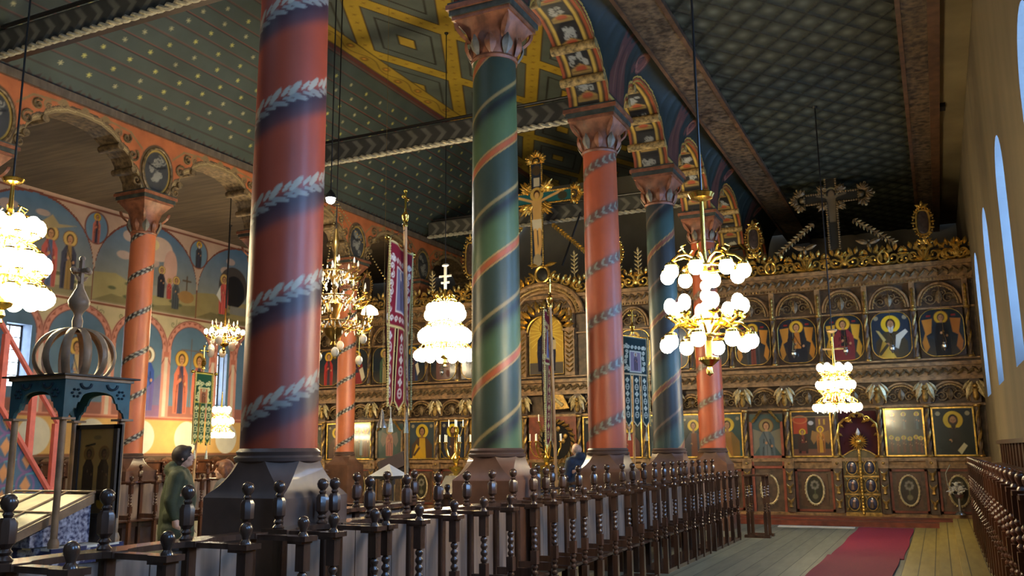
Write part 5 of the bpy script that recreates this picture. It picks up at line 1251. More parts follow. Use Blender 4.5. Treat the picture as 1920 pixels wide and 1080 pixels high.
chandelier((-17.8,18.95,2.15),8.1,'small bright low chandelier beside the green and white banner on the left',[(.3,.12,10,'down'),(.28,.3,8,'up'),(.27,.48,10,'down'),(.2,.6,8,'up')],stem2[:12]+[(.03,.8),(.015,1.2)],24,.08)
def great():
    x,y,z=-9.3,12.5,3.15; lab='great brass chandelier with unlit candle bulbs, hanging eggs and two warm lamps'
    t=chandelier((x,y,z),11.0,lab,[(.66,.75,12,'off'),(.55,1.2,10,'off'),(.4,1.65,8,'off')],[(.002,.3),(.06,.34),(.03,.4),(.14,.5),(.2,.62),(.1,.7),(.05,.8),(.12,.95),(.16,1.05),(.05,1.15),(.04,1.4),(.1,1.55),(.05,1.7),(.03,2.0),(.07,2.1),(.05,2.2),(.02,2.4)],25,.05,brass='brass_dark')
    e=[]
    for k,(a,r,dz) in enumerate(((.2,.55,.42),(1.1,.5,.1),(2.0,.58,.4),(3.0,.52,.15),(3.9,.6,.42),(4.7,.4,.1),(5.4,.62,.15))):
        c=(x+r*math.cos(a),y+r*math.sin(a),z+dz); b=MB().ball(c,.075,12,0,(.85,.85,1.15)); b.tube([(c[0],c[1],c[2]+.08),(c[0],c[1],z+.8)],.005,4,1); b.lathe([(.012,-.12),(.03,-.1),(.004,-.06)],c,8,1); b.obj('hanging_egg',['egg_white','brass'],t)
    R=Vector((R_.x,R_.y,0)).normalized()
    for sg in(-1,1):
        c=Vector((x,y,z+.95))+R*sg*.62; b=MB()
        b.lathe([(.15,-.08),(.13,-.0),(.06,.06),(.02,.08)],c,14,0); b.obj('warm_lamp','lamp_warm',t); light('shade_lamp',c+Vector((0,0,-.14)),10,(1,.72,.4),.06)
        b=MB(); b.lathe([(.16,-.1),(.16,-.08),(.03,.1),(.02,.16)],c,14,0)
    b=MB()
    for sg in(-1,0,1):
        a=Vector((x,y,z+2.9)); q=a+R*(.75*sg+.5)+Vector((0,0,-2.0)); n=40
        for k in range(n): p=a.lerp(q,k/n); b.ball(p,.017,5)
    b.obj('chain','brass_dark',t)
    m=MB()
    for k in range(90):
        a=k*2.4; rr=.18+.5*((k*37)%90)/90; zz=.55+1.3*((k*53)%90)/90; rr*=1-.35*(zz-.55)/1.3
        m.ball((x+rr*math.cos(a),y+rr*math.sin(a),z+zz),.022,6,0,(.7,.7,1.8))
    m.obj('crystal_drops','crystal',t)['kind']='stuff'
    m=MB()
    for k in range(14):
        a=2*PI*k/14
        for zz,rr in((.55,.5),(1.0,.42),(1.45,.3)): m.leaf((x+rr*math.cos(a),y+rr*math.sin(a),z+zz),(math.cos(a),math.sin(a),.6),.08,.2,(-math.sin(a),math.cos(a),0),0,.02)
    m.obj('brass_leaves','brass',t)
great()
s=thing('spotlight','single glaring spotlight above the great chandelier beside the nearest red column','lamp',tuple(at(620,374,14.6)))
p=at(620,374,14.6); MB().ball(p,.075,14).obj('bulb','spot_glow',s); MB().lathe([(.09,.02),(.08,.08),(.04,.13),(.02,.16)],p,14).tube([p+Vector((0,0,.15)),p+Vector((0,0,10.99-p[2]))],.012,6).obj('holder','iron',s)
light('spot_lamp',p+Vector((0,0,-.13)),60,(1,.95,.85),.08)
# ================================================================== CANOPY
def canopy():
    x1,y0,s=-7.0,5.5,.72; x0,y1=x1-s,y0+s; cx,cy=x1-s/2,y0+s/2
    t=thing('domed_canopy','teal wooden canopy on posts with an openwork ribbed dome and cross','canopy',(cx,cy,.85))
    for (x,y) in((x0+.04,y0+.04),(x1-.04,y0+.04),(x0+.04,y1-.04),(x1-.04,y1-.04)):
        b=MB(); b.tube([(x,y,.86),(x,y,1.98)],.03,12); b.lathe([(.045,.86),(.05,.9),(.035,.94)],(x,y,0),12); b.box(x-.07,x+.07,y-.07,y+.07,1.97,1.99); b.obj('post','throne_wood',t)
    def side(fn,nm):                                             # board with a cusped arch cut out of it
        n=40; P=[]
        for k in range(n+1):
            u=k/n; d=abs(u-.5)*2
            z=1.99 if d>.8 else (2.06+.02*math.sin(d*30) if d>.62 else (2.13 if d>.5 else 2.17+.06*math.sqrt(max(0,1-(d/.5)**2))))
            P.append((u,z))
        b=MB()
        for (u1,za),(u2,zb) in zip(P[:-1],P[1:]):
            a=fn(u1,0);c=fn(u2,0);a2=fn(u1,1);c2=fn(u2,1)
            b.add([(a[0],a[1],za),(c[0],c[1],zb),(c[0],c[1],2.33),(a[0],a[1],2.33),(a2[0],a2[1],za),(c2[0],c2[1],zb),(c2[0],c2[1],2.33),(a2[0],a2[1],2.33)],[(0,1,2,3),(5,4,7,6),(1,0,4,5)],0)
        def rel(u,z,r):
            for k in range(6): q=fn(u+r*1.1*math.cos(k*PI/3)/s,-.3); b.ball((q[0],q[1],z+r*math.sin(k*PI/3)),r*.36,6,1)
        rel(.16,2.21,.035); rel(.84,2.21,.035)
        for u in(.3,.7):
            b.tube([(fn(u+.08*math.cos(a)/1,-.3)[0],fn(u+.08*math.cos(a),-.3)[1],2.3+.045*math.sin(a)) for a in np.linspace(PI,2*PI,9)],.012,6,1)
        b.obj(nm,['teal_paint','teal_dark'],t)
    side(lambda u,d:(x0+s*u,y0+.025*d),'arched_board'); side(lambda u,d:(x1-.025*d,y0+s*u),'arched_board'); side(lambda u,d:(x0+s*u,y1-.025*d),'arched_board'); side(lambda u,d:(x0+.025*d,y0+s*u),'arched_board')
    b=MB(); b.box(x0-.02,x1+.02,y0-.02,y1+.02,2.33,2.36); b.box(x0-.06,x1+.06,y0-.06,y1+.06,2.36,2.375,1); b.obj('cornice',['throne_wood','dark_wood'],t)
    for k in range(12):                                        # ribs of the dome
        a=2*PI*(k+.3)/12; P=[]
        for q in range(13):
            f=q/12; r=.245+.105*math.sin(f*PI*.62) if f<.8 else 0; ang=f*PI/2
            ang=math.radians(-46+136*f); r=max(.03,.355*math.cos(ang)**.85 if q<12 else .03)
            P.append((cx+r*math.cos(a),cy+r*math.sin(a),2.38+.46*(math.sin(ang)+.719)/1.719))
        MB().tube(P,.038,8,0,.4,up=(math.cos(a),math.sin(a),0)).obj('rib','throne_wood',t)
    MB().lathe([(.27,2.375),(.28,2.39),(.26,2.4)],(cx,cy,0),24).obj('dome_ring','throne_wood',t)
    b=MB(); b.lathe([(.06,2.8),(.045,2.86),(.05,2.92),(.035,2.97),(.045,3.0),(.09,3.06),(.1,3.11),(.07,3.17),(.035,3.24),(.03,3.28)],(cx,cy,0),16); b.obj('spire','throne_wood',t)
    b=MB(); b.box(cx-.022,cx+.022,cy-.015,cy+.015,3.26,3.52); b.box(cx-.012,cx+.012,cy-.09,cy+.09,3.39,3.43); b.box(cx-.09,cx+.09,cy-.012,cy+.012,3.39,3.43)
    for q in((0,.09),(0,-.09),(.09,0),(-.09,0)): b.ball((cx+q[0],cy+q[1],3.41),.03,8)
    b.ball((cx,cy,3.53),.03,8); b.leaf((cx,cy,3.3),(0,.7,.6),.04,.1,(1,0,0)); b.leaf((cx,cy,3.3),(0,-.7,.6),.04,.1,(1,0,0)); b.obj('cross','throne_wood',t)
    # draped stand below, slanted glass case, framed icon
    tb=thing('draped_stand','stand draped in blue and white flowered cloth under the canopy','stand',(cx,cy,0))
    MB().box(x0-.0,x1+.0,y0-.0,y1+.0,0,.84,bev=.02).obj('stand_body','dark_wood',tb)
    for fn,W in((lambda U,V:(x1+.012+.012*np.sin(U*26),y0-.02+U,V),s+.04),(lambda U,V:(x0-.02+U,y0-.012-.012*np.sin(U*26),V),s+.04)):
        c=Cv(W,.56,.012,(66,66,98),v0=.3)
        for _ in range(60):
            u,v=rng.uniform(0,W),rng.uniform(.3,.86)
            for k in range(5): c.ell(u+.02*math.cos(k*1.26),v+.02*math.sin(k*1.26),.012,.012,(206,206,216))
        c.build('flowered_cloth',fn,'cloth_paint',tb)
    MB().box(x0-.01,x1+.01,y0-.01,y1+.01,.84,.86).obj('cloth_top','cloth_white',tb)
    g=thing('glass_icon_case','slanted glazed case with ceiling glare painted into its panes on the draped stand','display case',(cx,cy,.86))
    b=MB(); xa,xb=x0-.5,x1-.12; z0,z1=.98,1.3; ya,yb=y0-.35,y0+.5
    b.add([(xa,ya,z0-.08),(xb,ya,z0-.08),(xb,yb,z1-.08),(xa,yb,z1-.08),(xa,ya,z0),(xb,ya,z0),(xb,yb,z1),(xa,yb,z1)],[(3,2,1,0),(0,1,5,4),(1,2,6,5),(2,3,7,6),(3,0,4,7),(4,5,6,7)]); b.obj('case_body','throne_wood',g); MB().prism([(ya+.25,.87),(yb,.87),(yb,z1-.09),(ya+.25,z0-.01)],xa+.3,xb-.04,0,'x').obj('sloped_support','blue_cloth',g)
    def q(u,v,h=0): return Vector((xa+(xb-xa)*u,ya+(yb-ya)*v,z0+(z1-z0)*v+h))
    for u0,u1 in((.03,.34),(.36,.66),(.68,.97)):
        p=MB(); p.add([q(u0,.05,.012),q(u1,.05,.012),q(u1,.95,.012),q(u0,.95,.012),q(u0,.05,.002),q(u1,.05,.002),q(u1,.95,.002),q(u0,.95,.002)],[(0,1,2,3),(0,4,5,1),(1,5,6,2),(2,6,7,3),(3,7,4,0)]); p.obj('glass_pane','glass_painted_glare',g)
    b=MB()
    for u in(0,.35,.67,1): b.tube([q(u,0,.02),q(u,1,.02)],.012,6)
    for v in(0,.5,1): b.tube([q(0,v,.02),q(1,v,.02)],.011,6)
    b.obj('glazing_bars','throne_wood',g)
    f=thing('framed_icon','tall dark framed icon of two standing figures inside the canopy','icon',(-7.2,6.08,1.0))
    c=Cv(.46,.78,.008,(150,120,66)); c.rect(0,.46,0,.2,(110,80,50)); c.ell(.33,.1,.06,.06,(170,120,40)); saint(c,.13,.12,.5,(56,44,32),(48,38,28),halo=(110,86,48),skin=(100,74,50)); saint(c,.33,.12,.5,(56,44,32),(48,38,28),halo=(110,86,48),skin=(100,74,50)); c.line([(.08,.62),(.2,.64)],.02,(60,46,30)); c.ell(.23,.7,.05,.02,(120,100,60))
    c.build('painted_panel',lambda U,V:(-7.45+U,np.full(U.shape,6.07),1.12+V),'icon_paint',f)
    MB().box(-7.5,-6.94,6.075,6.12,1.08,1.94).box(-7.5,-7.45,6.05,6.1,1.08,1.94).box(-6.99,-6.94,6.05,6.1,1.08,1.94).box(-7.5,-6.94,6.05,6.1,1.9,1.94).box(-7.5,-6.94,6.05,6.1,1.08,1.12).box(-7.46,-6.98,6.04,6.14,.86,1.08).obj('frame','dark_wood',f)
mat('book_dark',(44,24,28),.6,var=.2)
mat('blue_cloth',(74,74,108),.85,var=.3,scale=30,c2=(190,190,206))
mat('teal_dark',(24,44,56),.5,var=.2)
canopy()
# ================================================================== PULPIT STAIR
def stair():
    t=thing('pulpit_stair','steep stair with blue painted diamond-pattern side and pink rails at the left edge','stairs',(-13.5,9.9,0)); x=-13.0
    c=Cv(2.6,2.4,.02,(62,92,120),u0=8.4,v0=.5)
    for k in range(7):
        for j in range(7):
            u=8.5+.38*k; v=.6+.4*j+(.2 if k%2 else 0); c.poly([(u,v-.14),(u+.09,v),(u,v+.14),(u-.09,v)],(190,132,84)); c.ring(u,v,.15,.19,.03,(120,84,130)); c.line([(u,v+.17),(u+.19,v+.2)],.02,(60,150,160))
    top=lambda y:2.72-1.36*(y-8.85)
    c.build('painted_side',lambda U,V:(np.full(U.shape,x),U,V),'arcade_paint',t,mask=lambda u,v:(v<top(u)))
    MB().prism([(8.4,.5),(8.4,top(8.4)),(10.48,.5)],x-.06,x-.01,0,'x').obj('side_board','dark_wood',t)
    b=MB(); b.tube([(x+.02,8.4,top(8.4)+.02),(x+.02,10.5,top(10.5)+.02)],.05,6); b.obj('lower_rail','rail_pink',t)
    for y in(9.1,9.65,10.1): MB().box(x-.04,x+.04,y-.045,y+.045,top(y),top(y)+1.15).obj('baluster','rail_pink',t)
    MB().box(x-.05,x+.05,10.15,10.25,.5,2.5).tube([(x,8.4,top(8.4)+1.15),(x,10.2,top(10.2)+1.2)],.045,6).obj('hand_rail','rail_pink',t)
    for k in range(7): MB().box(x-.75,x-.07,8.6+.26*k,8.86+.26*k,0,max(.3,2.4-.34*k)-.05).obj('step','brown_wood',t)
    MB().box(x-.78,x,8.4,10.7,0,.5).obj('stair_base','dark_wood',t)
stair()
# ================================================================== BANNERS
def banner(A,B,base,hh,col,orn,fr,label,ptop=.45,tails=3,tl=.9,iconcol=(120,116,150),polem='pole_wood',cloth_top=True,res=.013,folds=0,tailgap=.3,ztop=None,tassel=True):
    A,B,base=Vector(A),Vector(B),Vector(base); t=thing('church_banner',label,'banner',(base.x,base.y,0)); W=(B-A).length; U_=(B-A).normalized(); mid=(A+B)/2
    nrm=U_.cross(Vector((0,0,1))).normalized()
    if nrm.dot(Vector((0,0,EYE))-mid)<0: nrm=-nrm
    body=hh-tl; c=Cv(W,hh,res,col,v0=-hh)
    c.frame(0,W,-body,0,.025,fr)
    for k in range(int(body/.1)):                          # embroidered scrolls down both margins
        v=-.2-.1*k
        if v<-body+.05: break
        for u in(.1,W-.1): c.spiral(u+rng.uniform(-.02,.02),v,.045,1.4,.014,orn,a0=rng.random()*6,dirn=1 if k%2 else -1)
    for k in range(int(W/.1)): c.spiral(.05+.1*k,-.22,.04,1.3,.013,orn); c.spiral(.05+.1*k,-body+.1,.04,1.3,.013,orn)
    iw,ih=W*.42,body*.5; u0=(W-iw)/2; v0=-.3-ih
    c.rect(u0-.02,u0+iw+.02,v0-.02,v0+ih+.02,orn); c.rect(u0,u0+iw,v0,v0+ih,iconcol); saint(c,W/2,v0+.02,ih*.95,tuple(x*.8 for x in iconcol),tuple(x*.65 for x in iconcol),halo=orn,skin=(170,130,120))
    tw=W/tails; gap=tw*tailgap/2
    for k in range(tails):
        m=(k+.5)*tw; c.rect(m-tw/2,m+tw/2,-hh,-body,fr); c.poly([(m-tw/2+gap,-body),(m-tw/2+gap,-hh+.12),(m,-hh+.03),(m+tw/2-gap,-hh+.12),(m+tw/2-gap,-body)],col)
        v=-body-.1; q=0
        while v>-hh+.14:
            if q%2: c.ring(m,v,.04,.05,.014,orn); c.line([(m-.04,v),(m+.04,v)],.012,orn)
            else:
                for a in range(4): c.ell(m+.028*math.cos(a*PI/2),v+.028*math.sin(a*PI/2),.02,.02,orn)
            v-=.13; q+=1
    def mask(u,v):
        k=(u/tw).astype(int).clip(0,tails-1); d=np.abs(u-(k+.5)*tw); return (v>-body)|((d<tw/2-gap*.5)&(v>-hh+.13*np.clip(d/(tw/2),0,1)))
    a=np.array
    def fn(U,V,off=0.0):
        w=.012*np.sin(U*9+V*2)*(1+folds)+off; return A.x+U_.x*U+nrm.x*w, A.y+U_.y*U+nrm.y*w, A.z+(B.z-A.z)*U/W+V
    c.build('embroidered_cloth',fn,'cloth_paint',t,mask=mask)
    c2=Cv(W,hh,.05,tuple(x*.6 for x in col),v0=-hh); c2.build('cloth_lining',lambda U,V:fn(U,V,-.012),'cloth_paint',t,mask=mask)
    b=MB()
    off=nrm*(.05 if cloth_top else -.05)
    pt=mid+Vector((0,0,ptop))+off; base=base+(base-pt)*(base.z/(pt.z-base.z)); b.tube([base,pt],.024,10); b.lathe([(.15,0),(.15,.03),(.05,.06),(.035,.14)],(base.x,base.y,0),14); b.obj('pole',polem,t)
    b=MB(); b.tube([A-U_*.05,B+U_*.05],.014,8); b.ball(A-U_*.06,.035,10); b.ball(B+U_*.06,.035,10); b.tube([A-U_*.05,pt-Vector((0,0,.1))],.004,4,1); b.tube([B+U_*.05,pt-Vector((0,0,.1))],.004,4,1); b.obj('cross_bar',['brass','iron'],t)
    f=MB(); x,y,z=pt; f.lathe([(.03,-.06),(.035,-.03),(.025,0),(.045,.04),(.05,.08),(.02,.12),(.015,.17)],pt,14); f.tube([(x,y,z+.15),(x,y,z+.38)],.014,6); f.tube([(x-U_.x*.07,y-U_.y*.07,z+.3),(x+U_.x*.07,y+U_.y*.07,z+.3)],.014,6)
    for q in((-1,0),(1,0),(0,1)): f.ball((x+U_.x*.075*q[0],y+U_.y*.075*q[0],z+.3+.09*q[1]),.026,8)
    f.obj('pole_cross','brass',t)
    f=MB()
    for P in(A,B):
        for k in range(int(hh/.03)):
            p=P+Vector((0,0,-.03*k)); f.ball(p+nrm*.01,.017,5)
    f.obj('fringe','fringe' if fr[2]<190 else 'fringe_pale',t)['kind']='stuff'
    if tassel:
        for k in(0,tails-1):
            f=MB(); p=A+U_*((k+.5)*tw)+Vector((0,0,-hh-.0)); f.tube([p+Vector((0,0,.03)),p+Vector((0,0,-.1))],.005,4); f.lathe([(.03,-.25),(.02,-.15),(.012,-.095)],p,8); f.obj('tassel','fringe_pale',t)
    return t
banner(at(730,447,10.3),at(772,476,11.1),at(762,893,10.75),1.96,(132,26,46),(226,216,208),(222,206,140),'crimson embroidered banner seen almost edge-on on a pole left of the bright nave chandelier',ptop=.3,tl=.95,folds=1)
banner(at(1166,628,16.9),at(1213,634,17.3),at(1190,905,16.9),1.72,(18,48,58),(186,206,206),(200,196,170),'dark teal and white banner with three tails right of the orange ribbon column',ptop=.12,tl=.98,cloth_top=False)
banner(at(367,697,16.7),at(400,701,17.0),at(362,900,16.7),1.35,(24,72,54),(196,200,150),(206,196,90),'green and yellow banner with three tails against the left wall',ptop=.12,tl=.78,iconcol=(170,110,80),cloth_top=False)
banner(at(1018,578,12.9),at(1032,590,13.6),at(1043,905,13.2),2.0,(110,26,40),(206,186,120),(214,196,130),'narrow edge-on banner with hanging gold ribbons before the altar doorway',ptop=.12,tl=1.2,folds=1,tassel=False)
# ================================================================== CANDELABRA, LAMPS, SMALL FURNITURE
def candelabrum(p,label,z1=2.35,n=7):
    x,y=p[0],p[1]; t=thing('candelabrum',label,'candle stand',(x,y,0),'brass candle stands')
    MB().lathe([(.22,0),(.24,.04),(.12,.08),(.05,.16),(.04,.5),(.07,.6),(.04,.7),(.035,1.1),(.06,1.2),(.16,1.28),(.17,1.33),(.04,1.36),(.07,1.46),(.09,1.52),(.04,1.6),(.03,z1-.35),(.05,z1-.3),(.03,z1-.25)],(x,y,0),16).obj('stem','brass',t)
    for k in range(n):
        a=2*PI*k/n; b=MB(); R=.36; P=[(x+R*f*math.cos(a),y+R*f*math.sin(a),z) for f,z in((.08,1.62),(.4,1.5),(.75,1.56),(1,1.75),(1,1.86))]; b.tube(P,.013,6); b.lathe([(.012,-.02),(.04,0),(.04,.015)],P[-1],10); arm=b.obj('arm','brass',t)
        sub(MB().lathe([(.014,0),(.014,.17),(.008,.175)],P[-1],8),'candle','candle_wax',arm)
    for k in range(4):
        a=2*PI*k/4+.4; q=(x+.16*math.cos(a),y+.16*math.sin(a),z1-.2); b=MB(); b.tube([(x,y,z1-.42),(x+.1*math.cos(a),y+.1*math.sin(a),z1-.4),q],.012,6); b.lathe([(.01,-.02),(.035,0),(.035,.012)],q,10); arm=b.obj('arm','brass',t); sub(MB().lathe([(.013,0),(.013,.16),(.008,.165)],q,8),'candle','candle_wax',arm)
candelabrum((-7.9,18.5),'brass many-armed candle stand with white candles before the altar doorway',2.5)
candelabrum((-9.75,17.7),'brass many-armed candle stand with white candles left of the green column',2.4)
def lampada(x,y,z,ztop,label,s=1.0,group='hanging oil lamps before the upper icons'):
    t=thing('oil_lamp',label,'oil lamp',(x,y,z),group)
    MB().lathe([(.004,0),(.02,.02),(.03,.05),(.06,.08),(.065,.13),(.04,.16),(.05,.19),(.03,.2)],(x,y,z),12).obj('bowl','silver',t)
    b=MB()
    for k in range(3): a=2*PI*k/3; b.tube([(x+.05*math.cos(a),y+.05*math.sin(a),z+.18),(x,y,z+.42)],.005,4)
    b.lathe([(.03,.42),(.02,.46),(.006,.47)],(x,y,z),8); b.tube([(x,y,z+.45),(x,y-.0,ztop)],.004,4); b.obj('chain','brass_dark',t)
for x,l in((-2.95,'silver oil lamp before the fourth upper icon from the right'),(-1.78,'silver oil lamp before the wine-cloaked saint'),(-.78,'silver oil lamp before the white-bearded prophet icon'),(.3,'silver oil lamp before the rightmost upper icon'),(-11.6,'silver oil lamp below the dazzling nave chandelier'),(-12.6,'silver oil lamp before the scroll-cornered upper icon')):
    lampada(x,SY-.25,3.78,5.74,l)
t=lampada(-9.56,14.44,2.1,11.0,'bell-shaped silver lamp hanging left of the red banner pole',1.6,None)
MB().lathe([(.1,0),(.09,.06),(.05,.16),(.03,.3),(.012,.36)],(-9.56,14.44,2.12),14).obj('bell','silver',bpy.data.objects['oil_lamp.006'])
def lectern():
    p=at(729,893,12.3); x,y=p.x,p.y; t=thing('roofed_stand','dark wooden stand with a small white pyramid roof beside the banner pole','stand',(x,y,0)); s=.2
    b=MB(); b.add([(x-s,y-s,1.34),(x+s,y-s,1.34),(x+s,y+s,1.34),(x-s,y+s,1.34),(x,y,1.5)],[(0,1,4),(1,2,4),(2,3,4),(3,0,4),(3,2,1,0)]); b.obj('pyramid_roof','cloth_white',t,smooth=False)
    MB().box(x-s,x+s,y-s,y+s,1.3,1.34).obj('roof_edge','black_iron',t)
    for a in(-1,1):
        for c in(-1,1): MB().box(x+a*.15-.02,x+a*.15+.02,y+c*.15-.02,y+c*.15+.02,.85,1.3).obj('post','dark_wood',t)
    MB().box(x-s,x+s,y-s,y+s,0,.85,bev=.02).obj('cabinet','dark_wood',t); MB().box(x-.09,x+.09,y-.02,y+.02,.86,1.22).obj('inner_icon','old_gold',t)
    p=at(738,870,14); t=thing('book_lectern','dark slanted lectern holding a closed book behind the white-roofed stand','lectern',(p.x,p.y,0))
    b=MB(); b.tube([(p.x,p.y,0),(p.x,p.y,1.3)],.03,8); b.lathe([(.2,0),(.2,.04),(.04,.08)],(p.x,p.y,0),12); b.obj('stand_pole','dark_wood',t)
    b=MB(); b.box(-.25,.25,-.2,.2,-.015,.015); m=Matrix.Translation(p+Vector((0,0,-.02)))@Matrix.Rotation(.9,4,'X')@Matrix.Rotation(.5,4,'Z'); b.xf(m); b.obj('desk','dark_wood',t)
    b=MB(); b.box(-.2,.2,-.15,.15,.016,.05); b.xf(m); single(b.obj('closed_book','book_dark'),'dark maroon book lying on the slanted lectern','book')
lectern()
p=at(852,905,15); t=thing('icon_stand','slanted glazed icon stand with yellow cloth edge left of the green column','stand',(p.x,p.y,0))
MB().box(p.x-.25,p.x+.25,p.y-.2,p.y+.2,0,.95,bev=.02).obj('stand_body','dark_wood',t)
b=MB().box(-.26,.26,-.24,.24,-.02,.02); b.xf(Matrix.Translation((p.x,p.y,1.08))@Matrix.Rotation(.75,4,'X')); b.obj('glass_top','silver',t); MB().box(p.x-.26,p.x+.26,p.y-.22,p.y+.22,.9,.95).obj('yellow_cloth','yellow_cloth',t)
p=at(1800,950,19.2); t=thing('flower_stand','small stand with white flowers at the far end of the window-wall stalls','flowers',(p.x,p.y,.22))
b=MB(); b.lathe([(.12,.22),(.1,.26),(.03,.3),(.03,.55),(.09,.6),(.11,.66)],(p.x,p.y,0),12); b.tube([(p.x-.1+.0,p.y,.66),(p.x-.2,p.y,.85),(p.x-.22,p.y,1.1),(p.x-.12,p.y,1.28)],.015,6); b.obj('stand','silver',t)
b=MB()
for k in range(26):
    a=k*2.4; r=.14*math.sqrt(k/26); q=(p.x+r*math.cos(a)-.03,p.y+r*math.sin(a),.66+.22*(1-r/.16)+.03*math.sin(k)); b.ball(q,.035,7); b.leaf(q,(math.cos(a),math.sin(a),.2),.05,.09,(0,0,1))
b.obj('white_flowers','cloth_white',t)['kind']='stuff'
# ================================================================== PEOPLE
def evaluated(o,name,matn,parent):
    dg=bpy.context.evaluated_depsgraph_get(); dg.update(); me=bpy.data.meshes.new_from_object(o.evaluated_get(dg)); me.materials.clear(); me.materials.append(M[matn])
    me.polygons.foreach_set('use_smooth',[True]*len(me.polygons)); bpy.data.objects.remove(o)
    n=bpy.data.objects.new(name,me); COL.objects.link(n); n.parent=parent; return n
def fused(mb,name,matn,parent,vox,smooth=3):
    o=mb.obj('shape_draft',matn); r=o.modifiers.new('r','REMESH'); r.mode='VOXEL'; r.voxel_size=vox; s=o.modifiers.new('s','SMOOTH'); s.iterations=smooth; s.factor=.5
    return evaluated(o,name,matn,parent)
def limb(b,P,r,n=14):
    P=[Vector(p) for p in P]; Q=[];Rr=[]
    for k in range(len(P)-1):
        for j in range(4): f=j/4; Q.append(P[k].lerp(P[k+1],f)); Rr.append(r[k]+(r[k+1]-r[k])*f)
    Q.append(P[-1]); Rr.append(r[-1]); b.tube(Q,Rr,n); b.ball(P[0],r[0],12); b.ball(P[-1],r[-1],12)
    for q,rr in zip(P[1:-1],r[1:-1]): b.ball(q,rr*1.0,12)
def hand(b,w,d,side,palm):
    """w wrist, d direction of the hand, side towards the thumb, palm normal"""
    w,d,side,palm=[Vector(v) for v in(w,d,side,palm)]; d.normalize(); side.normalize(); palm.normalize()
    limb(b,[w,w+d*.045,w+d*.085],[.026,.03,.03]); 
    for s in(-1,1): limb(b,[w+d*.03+side*.014*s,w+d*.085+side*.022*s],[.02,.017])
    for k,(o,L) in enumerate(((.032,.07),(.011,.08),(-.011,.075),(-.032,.058))):
        p=w+d*.088+side*o; a=p+d*L*.45+palm*.006; c=a+(d*.85+palm*.5)*L*.32; e=c+(d*.55+palm*.85)*L*.26; limb(b,[p,a,c,e],[.0105,.0095,.0085,.0075],8)
    p=w+d*.03+side*.025; limb(b,[p,p+(d*.5+side*.8)*.035,p+(d*.9+side*.75)*.062,p+(d*1.0+side*.62+palm*.2)*.085],[.014,.012,.0105,.009],8)
